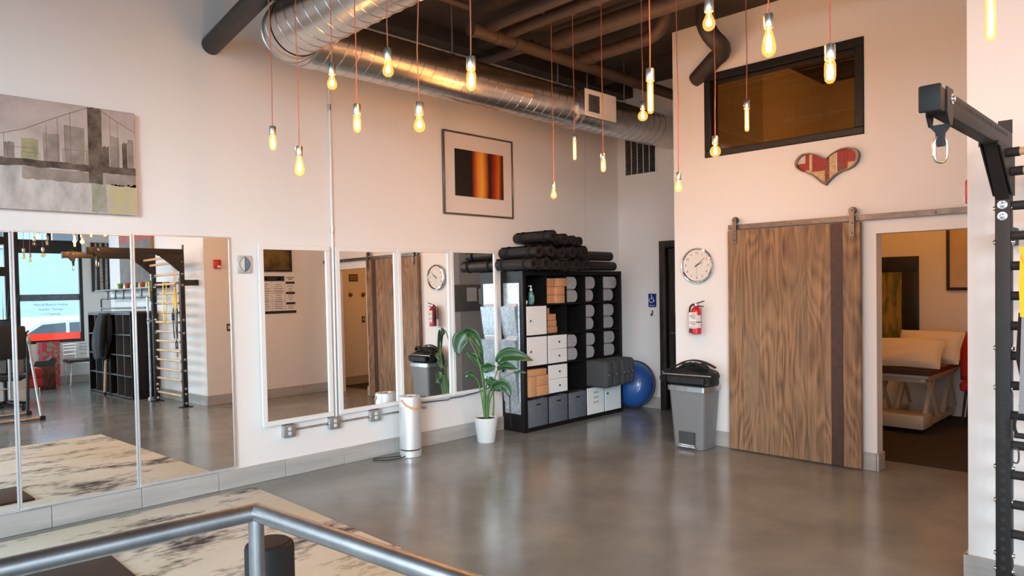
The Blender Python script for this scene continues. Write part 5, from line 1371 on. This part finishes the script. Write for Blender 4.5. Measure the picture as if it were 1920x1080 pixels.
# bands and suspension straps on the rungs
def ribbon(pts, w, thk, wdir):
    wd = Vector(wdir).normalized(); g = G(); P = [Vector(p) for p in pts]; n = len(P)
    for i, p in enumerate(P):
        t = (P[min(i+1,n-1)]-P[max(i-1,0)]).normalized(); nn = t.cross(wd).normalized()
        g.v += [tuple(p+wd*w/2+nn*thk/2), tuple(p-wd*w/2+nn*thk/2), tuple(p-wd*w/2-nn*thk/2), tuple(p+wd*w/2-nn*thk/2)]
    for i in range(n-1):
        for k in range(4): g.f.append((i*4+k,i*4+(k+1)%4,(i+1)*4+(k+1)%4,(i+1)*4+k))
    g.f += [(3,2,1,0), tuple((n-1)*4+k for k in range(4))]
    return g
yb = thing('resistance_band', 'yellow resistance band looped over an upper rung', 'resistance band', (4.25, .12, 1.88))
G().xf(Matrix()).add(*(lambda q: (q.v,q.f))(ribbon(arc_path((-.024,0,-.02),(-.024,0,.05),(.0,0,.03),5)+arc_path((.0,0,.03),(.024,0,.05),(.024,0,-.02),5)[1:],.035,.004,(0,1,0)))).build('top_loop', MT['yellow'], yb)
ribbon([(-.024,0,-.02),(-.028,.004,-.3),(-.026,-.01,-.62)],.035,.004,(0,1,0)).build('front_strand', MT['yellow'], yb)
ribbon([(.024,0,-.02),(.022,.006,-.3),(.0,-.008,-.63),(-.022,-.01,-.63)],.035,.004,(0,1,0)).build('rear_strand', MT['yellow'], yb)
sp_ = thing('suspension_trainer', 'black and yellow suspension trainer hanging beside the rack upright', 'suspension trainer', (4.195, .655, 1.88))
ribbon([(.055,0,.012),(.03,0,.022),(.0,0,-.02),(.0,.01,-.16)],.028,.004,(0,1,0)).build('anchor_strap', MT['strap'], sp_)
ribbon([(.0,.012,-.10),(-.006,.016,-.25),(-.004,.012,-.40)],.05,.012,(0,1,0)).build('yellow_tag', MT['yellow'], sp_)
ribbon([(-.012,.03,-.06),(-.016,-.03,-.24),(-.01,-.06,-.42)],.026,.006,(0,1,0)).build('yellow_strap', MT['yellow'], sp_)
for i,(a,b,c_) in enumerate(((.0,-.02,.03),(.01,.03,.0),(-.012,-.06,-.05))):
    ribbon([(a,b,-.38),(a-.012,b+.01,-.6),(a,c_,-.84)],.032,.005,(0,1,0)).build('black_strap', MT['strap'], sp_)
ribbon([(-.014,.015,-.40),(-.02,.02,-.62),(-.012,.028,-.88)],.030,.005,(0,1,0)).build('grey_strap', MT['greystrap'], sp_)
for y_,z_ in ((-.07,-.50),(.03,-.93)):
    G().tube([(-.015,y_+.03*math.cos(R(a)),z_+.055*math.sin(R(a))) for a in range(0,360,20)], .008, 6, closed=True).build('foot_cradle', MT['strap'], sp_)
    G().cyl((-.015,y_-.03,z_-.05),(-.015,y_+.03,z_-.05),.014,n=10).build('grip', MT['rubber'], sp_)
G().tube([(-.016+p_[0]*.2,.055+p_[0],-1.08+p_[2]) for p_ in oval(.014,.036)], .004, 6, closed=True).build('snap_hook', MT['darkgrey'], sp_)
tb = thing('strap_bundle', 'black strap bundle with yellow tag on the far rack upright', 'straps', (4.185, -.20, 1.95))
ribbon([(.06,0,.10),(.03,0,.11),(.0,0,.02),(.0,0,-.2)],.035,.004,(0,1,0)).build('hanging_strap', MT['strap'], tb)
G().rbox(-.03,.03,-.05,.06,-.34,-.16,r=.02).rbox(-.03,.03,-.02,.08,-.56,-.36,r=.02).build('strap_roll', MT['strap'], tb)
ribbon([(-.034,-.05,-.02),(-.036,-.045,-.14),(-.036,-.02,-.26)],.04,.005,(0,1,0)).build('yellow_tag', MT['yellow'], tb)
# fire alarm strobe and switch on the side wall
al = thing('fire_alarm', 'red fire alarm strobe on the side wall beside the rack', 'fire alarm', (4.70, .98, 2.16))
G().rbox(-.055,.055,0,.045,-.07,.07,r=.012).build('housing', MT['red'], al)
G().rbox(-.012,.038,.045,.062,-.055,-.02,r=.006).build('strobe_lens', MT['white_gloss'], al)
s2_ = thing('light_switch', 'bronze light switch plate below the fire alarm', 'switch', (4.86, .98, 1.12))
G().rbox(-.036,.036,0,.006,0,.118,r=.003).build('plate', bpy.data.materials['bronze_plate'], s2_); G().rbox(-.012,.012,.006,.012,.035,.083,r=.002).build('rocker', MT['white_gloss'], s2_)
# class poster and painting on the side wall, seen in the first white framed mirror
ps = thing('class_poster', 'class schedule poster with black header bars seen in the mirror', 'poster', (5.36, .98, 1.37))
PW, PH = .655, .625
G().box(0,PW,0,.006,0,PH).build('sheet', MT['paper'], ps, smooth=False)
# laid out in world x; header columns read from the far edge in the mirror
def pb(nm, m, x0, x1, z0, z1): G().box(x0,x1,.006,.0072,z0,z1).build(nm, MT[m], ps, smooth=False)
pb('header_bar','ink',.0,.455,.53,.615); pb('footer_bar','ink',.0,PW,.0,.045)
for z in (.485,.315,.145): pb('row_bar','ink',.475,.64,z,z+.038)
for x in (.225,.455): pb('grid_line','darkgrey',x,x+.003,.05,.53)
for z in (.2,.36): pb('grid_line','darkgrey',.0,.455,z,z+.003)
for x0, x1 in ((.03,.2),(.25,.43),(.50,.62)):
    for i in range(12):
        z = .08+i*.036; l = random.uniform(.35,1)*(x1-x0); c_ = (x0+x1)/2
        if x0 > .4 and any(z0-.012 < z < z0+.045 for z0 in (.485,.315,.145)): continue
        pb('text_line','darkgrey',c_-l/2,c_+l/2,z,z+.008)
pb('text_line','ink',.485,.63,.585,.597); pb('text_line','ink',.52,.60,.555,.566)
for x in (.07,.31): pb('header_word','paper',x,x+.085,.558,.580)
pg = thing('framed_painting', 'dark framed gold abstract painting above the poster, seen in the mirror', 'painting', (5.25, .98, 2.055))
for bx in ((0,.70,0,.03,0,.035),(0,.70,0,.03,.565,.60),(0,.035,0,.03,.035,.565),(.665,.70,0,.03,.035,.565)): G().rbox(*bx,r=.003).build('frame_rail', MT['darkwood'], pg)
G().box(.03,.67,.004,.014,.03,.57).build('canvas', mat('gold_brown_abstract', (.20,.12,.018), .6, col2=(.055,.03,.012), nscale=5, contrast=(.35,.68), detail=3), pg, smooth=False)

# ---------------------------------------------------------------- cubbies, pipe shelf, pots (seen in the tall mirrors)
def cubby(lab, y0, y1, cols=3):
    t = thing('cubby_unit', lab, 'cubby', (4.05, y0, 0), group='black cubby units below the pipe shelf')
    W = y1-y0; D = .40; Hh = 1.43; th = .022
    G().rbox(0,D,0,th,0,Hh,r=.002,seg=1).build('side_panel', MT['black_wood'], t); G().rbox(0,D,W-th,W,0,Hh,r=.002,seg=1).build('side_panel', MT['black_wood'], t)
    G().rbox(-.005,D,0,W,Hh,Hh+.03,r=.003,seg=1).build('worktop', MT['darkgrey'], t)
    G().box(D-.01,D,th,W-th,0,Hh).build('back_panel', MT['black_wood'], t)
    MT['edge'] = MT.get('edge') or mat('grey_edge_band', (.075,.075,.078), .45)
    for r in range(5):
        z = .02+r*(Hh-.042)/4
        G().box(0.004,D-.01,th,W-th,z,z+.018).build('shelf_board', MT['edge'], t)
    for c in range(1,cols): G().box(.002,D-.012,c*W/cols-.009,c*W/cols+.009,.02,Hh-.002).build('divider', MT['edge'], t)
cubby('black open cubby unit nearest the shop window', -2.93, -1.86)
cubby('black open cubby unit beside the climbing rack', -1.84, -.80)
ps_ = thing('pipe_shelf', 'grey shelf on industrial pipe fittings above the cubbies', 'shelf', (4.36, -3.0, 0))
G().rbox(-.14,.135,-.08,2.60,1.835,1.86,r=.003).build('shelf_board', MT['greyplastic'], ps_)
MT['blackpipe'] = mat('galvanised_plumbing', (.20,.20,.205), .4, .85, col2=(.13,.13,.135), nscale=12)
G().tube([(-.06,.0,1.47),(-.06,.0,1.66),(-.06,.03,1.70),(-.06,2.52,1.70)], .017, 12).build('upper_pipe', MT['blackpipe'], ps_)
G().tube([(-.06,.0,1.52),(-.06,2.15,1.52)], .015, 12).build('lower_pipe', MT['blackpipe'], ps_)
for y in (.38,.78,1.18,1.6,2.0,2.4):
    q = G().cyl((-.06,y,1.70),(-.06,y,1.82),.016,n=12).build('riser', MT['blackpipe'], ps_)
    G().cyl((-.06,y,1.82),(-.06,y,1.835),.045,n=14).build('flange', MT['blackpipe'], q)
    G().cyl((-.06,y-.04,1.70),(-.06,y+.04,1.70),.024,n=12).build('tee_fitting', MT['blackpipe'], q)
G().cyl((-.06,2.26,0),(-.06,2.26,1.70),.018,n=12).build('floor_pipe', MT['galv'], ps_)
G().cyl((-.06,2.26,0),(-.06,2.26,.03),.05,n=16).build('floor_flange', MT['galv'], ps_)
G().cyl((-.06,2.22,1.30),(-.06,2.30,1.30),.030,n=12).cyl((-.06,2.26,1.26),(-.06,2.26,1.34),.028,n=12).build('tee_fitting', MT['galv'], ps_)
G().cyl((-.06,2.26,1.30),(-.06,2.55,1.30),.015,n=12).build('side_pipe', MT['galv'], ps_)
MT['potgreen'] = mat('green_glaze', (.19,.30,.045), .35); MT['potorange'] = mat('orange_glaze', (.50,.12,.025), .35)
for i, y in enumerate((-1.98,-1.64,-1.29,-.97,-.66)):
    c_ = 'green' if i % 2 == 0 else 'orange'
    t = thing('plant_pot', 'small %s pot on the pipe shelf, %s from the shop window' % (c_, ('first','second','third','fourth','fifth')[i]), 'pot', (4.31, y, 1.8605), group='small coloured pots on the pipe shelf')
    G().lathe([(.0,0),(.034,0),(.037,.004),(.050,.085),(.050,.095),(.045,.095),(.040,.07),(0,.07)],22).build('pot', MT['potgreen' if i%2==0 else 'potorange'], t)
    G().lathe([(.0,.074),(.042,.072)][::-1],18).build('soil', MT['soil'], t)
# red and grey canvas on the white wall
rv = thing('canvas_art', 'tall canvas with red top and grey field above the pots', 'painting', (4.50, -2.43, 1.965))
G().rbox(-.045,0,0,1.50,0,1.10,r=.004).build('canvas_wrap', mat('grey_field', (.15,.135,.13), .75, col2=(.21,.19,.185), nscale=6), rv)
G().box(-.0465,-.044,.002,1.49,.72,1.098).build('red_field', mat('rose_field', (.42,.12,.11), .75, col2=(.34,.09,.085), nscale=6), rv, smooth=False)
G().box(-.0465,-.0005,1.498,1.503,.0,1.10).build('tan_edge', mat('tan_edge', (.42,.22,.09), .6), rv, smooth=False)
# birch panel on the recess side of the window wall
bi = thing('birch_panel', 'tall narrow birch trunk panel beside the shop window', 'wall art', (4.70, -4.85, 1.87))
G().rbox(0,.34,0,.03,0,1.03,r=.003).build('dark_panel', mat('forest_black', (.022,.025,.024), .6), bi)
bk = mat('birch_bark', (.42,.40,.35), .7, col2=(.16,.15,.13), nscale=14, stretch=(1,1,3), contrast=(.45,.7))
for (x,w,l) in ((.05,.035,.02),(.15,.055,.0),(.25,.045,.015)):
    G().prism([(x,.01),(x+w,.01),(x+w*.9+l,1.02),(x+l,1.02)],'y',.030,.036).build('birch_trunk', bk, bi, smooth=False)
# black coat on the cubbies
co = thing('hanging_coat', 'black textured coat hung over the cubby front', 'coat', (3.99, -1.86, .62))
def coat(u, v):
    a = math.pi*(u-.5)
    w = .22+.16*math.sin(math.pi*min(1,v*1.05))**.7 if v < .95 else .22
    return Vector((.03-(.09+.05*math.sin(math.pi*v))*math.cos(a)+.012*math.sin(18*u+4*v), w*math.sin(a)*1.05-.32*(1-v)*.9, .82*v))
G().grid(coat, 28, 18).build('body', mat('black_quilt', (.012,.012,.015), .8, bump=.9, bscale=70), co).modifiers.new('thickness','SOLIDIFY').thickness = .02
G().tube([(-.05,.18,.78),(-.10,.22,.55),(-.11,.18,.25),(-.10,.14,.08)], [.055,.06,.055,.045], 12).build('sleeve', bpy.data.materials['black_quilt'], co)
sk = thing('wooden_stick', 'pale wooden roller stick leaning on the black cubbies', 'stick', (4.0, -1.99, 0))
G().cyl((0,0,0.002),(.035,.01,.64),.022,n=14).build('shaft', MT['lightwood'], sk); G().cyl((0,0,0),(.003,.0,.05),.024,n=14).build('rubber_end', MT['rubber'], sk)
# chrome wire chair
wc = thing('wire_chair', 'chrome wire chair with dark seat pad below the shop window', 'chair', (4.30, -4.42, 0), (0,0,R(180)))
G().rbox(-.24,.24,-.22,.22,.455,.515,r=.025,seg=3).build('seat_pad', MT['darkvinyl'], wc)
G().tube([(-.23,-.21,.445),(.23,-.21,.445),(.23,.21,.445),(-.23,.21,.445)],.010,8,closed=True).build('seat_frame', MT['chrome'], wc)
for sx in (-1,1):
    for sy_ in (-1,1):
        lg = G().tube([(sx*.21,sy_*.19,.445),(sx*.20,sy_*.18,.30),(sx*.215,sy_*.195,.06),(sx*.23,sy_*.21,.012)],[.014,.010,.009,.013],10).build('leg', MT['chrome'], wc)
        G().ball((sx*.23,sy_*.21,.014),.016,nu=10,nv=6).build('foot', MT['chrome'], lg)
for z in (.60,.68,.74,.80): G().tube(arc_path((-.22,.235,z),(0,.30,z+.01),(.22,.235,z),8),.006,6).build('back_wire', MT['chrome'], wc)
for x in (-.22,-.0,.22): G().tube([(x,.21,.445),(x,.235+.03*(x==0),.62),(x,.24+.03*(x==0),.82)],.008,6).build('back_post', MT['chrome'], wc)
# stump, cap, bag, ottoman
sm = thing('wood_stump', 'square brown wooden stump under the shop window', 'side table', (3.63, -4.10, 0), (0,0,R(8)))
G().rbox(-.15,.15,-.15,.15,0,.45,r=.012).build('block', MT['stumpwood'], sm)
dk = thing('shoe_tray', 'dark open tray resting on the wooden stump', 'tray', (3.60, -4.08, .451))
G().prism([(-.20,0),(.16,0),(.19,.13),(.12,.16),(.05,.10),(-.12,.10),(-.17,.09)],'y',-.11,.11).build('body', MT['darkgrey'], dk)
G().box(-.10,.05,-.09,.09,.1005,.103).build('liner', MT['ink'], dk)
bg = thing('tote_bag', 'pink and green patterned tote bag behind the stump', 'bag', (3.82, -4.62, 0))
m_tb = mat('pink_pattern', (.62,.06,.10), .7, col2=(.16,.42,.20), nscale=11, contrast=(.5,.56), detail=2)
G().add([(-.17,-.06,.0),(.17,-.06,.0),(.17,.06,.0),(-.17,.06,.0),(-.19,-.05,.88),(.19,-.05,.88),(.19,.05,.88),(-.19,.05,.88)],[(0,1,2,3),(0,1,5,4),(1,2,6,5),(2,3,7,6),(3,0,4,7)]).build('body', m_tb, bg, smooth=False)
G().box(-.17,-.12,.052,.058,.3,.87).build('pink_stripe', mat('hot_pink', (.75,.13,.22), .7), bg, smooth=False)
ot = thing('red_ottoman', 'small red upholstered stool near the glazed bay', 'stool', (3.27, -3.62, 0))
G().rbox(-.17,.17,-.17,.17,.10,.28,r=.05,seg=3).rbox(-.175,.175,-.175,.175,.28,.46,r=.06,seg=3).build('cushion', MT['redcloth'], ot)
for sx in (-1,1):
    for sy_ in (-1,1): G().cyl((sx*.11,sy_*.11,.11),(sx*.12,sy_*.12,0),.012,n=8).build('leg', MT['chrome'], ot)
# reception cabinet, mesh office chair, inversion table
cb_ = thing('reception_cabinet', 'pale grey reception cabinet behind the inversion table', 'cabinet', (2.10, -2.35, 0))
G().rbox(0,.72,0,.45,.06,.74,r=.004).build('body', MT['white'], cb_); G().rbox(-.02,.74,-.02,.47,.74,.775,r=.004).build('top', MT['greyplastic'], cb_); G().rbox(.02,.70,.03,.42,0,.06,r=.003).build('plinth', MT['darkgrey'], cb_)
for i in range(2):
    dr2 = G().rbox(.01+i*.355,.355+i*.355,.45,.466,.075,.73,r=.003).build('door', MT['white_gloss'], cb_)
    G().rbox(.31+i*.08,.325+i*.08,.466,.478,.38,.52,r=.003).build('handle', MT['steel'], dr2)
oc = thing('office_chair', 'black mesh office chair seen at the mirror edge', 'chair', (2.45, -1.45, 0), (0,0,R(200)))
def backm(u,v): return Vector((-.23+.46*u, .20+.05*math.cos(math.pi*(u-.5)*1.2)+.03*math.sin(3*v), .55+.62*v))
gm = G(); nu_, nv_ = 26, 34
for i in range(nu_+1): gm.tube([backm(i/nu_, j/12) for j in range(13)], .0035, 4, caps=False)
for j in range(nv_+1): gm.tube([backm(i/12, j/nv_) for i in range(13)], .0035, 4, caps=False)
tag(gm.build('mesh_back', MT['strap'], oc), kind='stuff')
G().tube([backm(0,0),backm(0,.5),backm(0,1),backm(.25,1.02),backm(.5,1.03),backm(.75,1.02),backm(1,1),backm(1,.5),backm(1,0),backm(.5,-.02)],.016,8,closed=True).build('back_frame', MT['black'], oc)
G().rbox(-.15,.15,.17,.22,1.24,1.40,r=.025,seg=3).build('headrest', MT['black'], oc)
G().tube([(0,.27,.5),(0,.30,.8),(0,.25,1.3)],.022,8).build('spine', MT['black'], oc)
G().rbox(-.25,.25,-.27,.20,.46,.53,r=.03,seg=3).build('seat', MT['bag'], oc)
for s in (-1,1):
    G().tube([(s*.24,.10,.48),(s*.31,.08,.50),(s*.31,.06,.68)],.016,8).build('arm_post', MT['black'], oc); G().rbox(s*.31-.04,s*.31+.04,-.16,.12,.68,.71,r=.012).build('armrest', MT['black'], oc)
G().cyl((0,0,.10),(0,0,.47),.028,n=14).build('gas_post', MT['black'], oc)
for k in range(5):
    a = 2*math.pi*k/5
    sp2 = G().tube([(0,0,.12),(.16*math.cos(a),.16*math.sin(a),.10),(.30*math.cos(a),.30*math.sin(a),.075)],[.026,.022,.016],8).build('base_spoke', MT['black'], oc)
    G().cyl((.30*math.cos(a)-.02,.30*math.sin(a),.03),(.30*math.cos(a)+.02,.30*math.sin(a),.03),.03,n=12).build('caster', MT['black'], sp2)
it = thing('inversion_table', 'steel inversion table with black pad seen in the mirror', 'exercise machine', (2.25, .16, 0))
for x in (-.28,.28):
    G().tube([(x,0,.03),(x*.80,-.32,1.10)],.018,12).build('frame_leg', MT['raw_steel'], it)
    G().tube([(x*.80,-.34,1.08),(x,-.72,.03)],.022,12).build('frame_leg', MT['darkgrey'], it)
    G().rbox(x*.8-.03,x*.8+.03,-.37,-.29,1.05,1.17,r=.015).build('pivot_plate', MT['steel'], it)
    G().tube(arc_path((x*.8,-.40,1.12),(x*.8,-.50,1.22),(x*.8,-.30,1.24),6),.014,8).build('hand_grip', MT['rubber'], it)
for y in (0,-.72):
    G().tube([(-.30,y,.028),(.30,y,.028)],.024,12).build('floor_bar', MT['raw_steel'], it)
    for s in (-1,1): G().rbox(s*.29-.035,s*.29+.035,y-.035,y+.035,.001,.06,r=.012).build('foot_cap', MT['rubber'], it)
G().tube([(-.27,-.58,.42),(.27,-.58,.42)],.012,8).build('brace_bar', MT['steel'], it)
G().rbox(-.20,.20,-.36,-.30,.86,1.32,r=.03,seg=3).build('back_pad', MT['bag'], it)
G().tube([(0,-.33,.86),(0,-.33,.30)],.018,10).build('ankle_boom', MT['steel'], it)
# reeds by the glazed bay
for j,(x,y,nm) in enumerate(((2.95,-3.95,'beside the glazed bay'),)):
    rd = thing('reed_planter', 'tall reeds in a dark planter '+nm, 'plant', (x,y,0))
    G().lathe([(0,0),(.13,0),(.16,.5),(.145,.5),(.14,.45),(0,.45)],24).build('planter', MT['darkgrey'], rd)
    for k in range(14):
        a = random.uniform(0,6.28); l = random.uniform(1.2,1.75); s_ = random.uniform(.05,.26)
        G().tube([(.06*math.cos(a),.06*math.sin(a),.45),((.06+s_*.35)*math.cos(a),(.06+s_*.35)*math.sin(a),.45+l*.55),((.06+s_)*math.cos(a),(.06+s_)*math.sin(a),.45+l)],[.006,.005,.001],5).build('reed', MT['stem'], rd)
# pendants by the shop window, unlit or lit as the mirror shows
for lab,x,y,z,k,lit in (('unlit round bulb near the window, lowest in the tall mirror',3.10,-2.62,2.44,'A',False),('unlit teardrop bulb near the window seen in the tall mirror',3.10,-3.02,2.55,'ST',False),('unlit round bulb near the window beside the mullion',3.10,-2.32,2.70,'A',False),('unlit globe bulb near the window seen in the tall mirror',3.10,-1.82,2.49,'G',False),('unlit tubular bulb near the window seen in the tall mirror',3.10,-1.56,2.66,'T',False),('lit round bulb near the window cord pipe start',3.10,-2.05,2.80,'A',True),('lit tube bulb between window and rack, seen in the mirror',3.10,-.15,2.62,'TL',True),('lit round bulb between window and rack, seen in the mirror',3.10,.20,2.56,'A',True)):
    pendant(lab,x+.0,y,z,k,ztop=4.198,lit=lit,group='bulbs hanging toward the shop window')
c2 = thing('cord_pipe', 'galvanised cord pipe toward the shop window', 'pipe', (3.10,-1.25,4.215)); G().cyl((0,0,0),(0,-2.0,0),.0165,n=12).build('pipe', MT['galv'], c2)
# parked car outside
ca = thing('parked_car', 'pale parked car outside the lettered window', 'car', (5.2,-9.4,-.16))
bodyp = [(-2.2,.35),(-2.25,.62),(-2.05,.82),(-1.2,.93),(-.55,1.38),(.75,1.42),(1.35,1.0),(2.05,.92),(2.25,.7),(2.22,.35),(1.85,.28),(-1.8,.28)]
G().prism(bodyp,'y',-.85,.85).build('body', mat('pale_car_paint', (.72,.78,.82), .3, coat=.5), ca)
G().prism([(-1.05,.95),(-.52,1.30),(-.02,1.33),(-.02,.95)],'y',.851,.858).prism([(.06,.95),(.06,1.33),(.68,1.34),(1.15,1.0)],'y',.851,.858).build('side_window', mat('car_glass', (.10,.14,.17), .05), ca, smooth=False)
for x in (-1.4,1.4):
    w_ = G().lathe([(0,-.10),(.30,-.10),(.33,-.06),(.33,.06),(.30,.10),(0,.10)],28,mtx=Matrix.Rotation(R(90),4,'X')).build('wheel', MT['rubber'], ca, loc=(x,.80,.33))
    G().lathe([(0,.0),(.20,.0),(.21,-.01),(0,-.02)],20,mtx=Matrix.Rotation(R(90),4,'X')).build('hub_cap', MT['steel'], w_, loc=(0,.105,0))
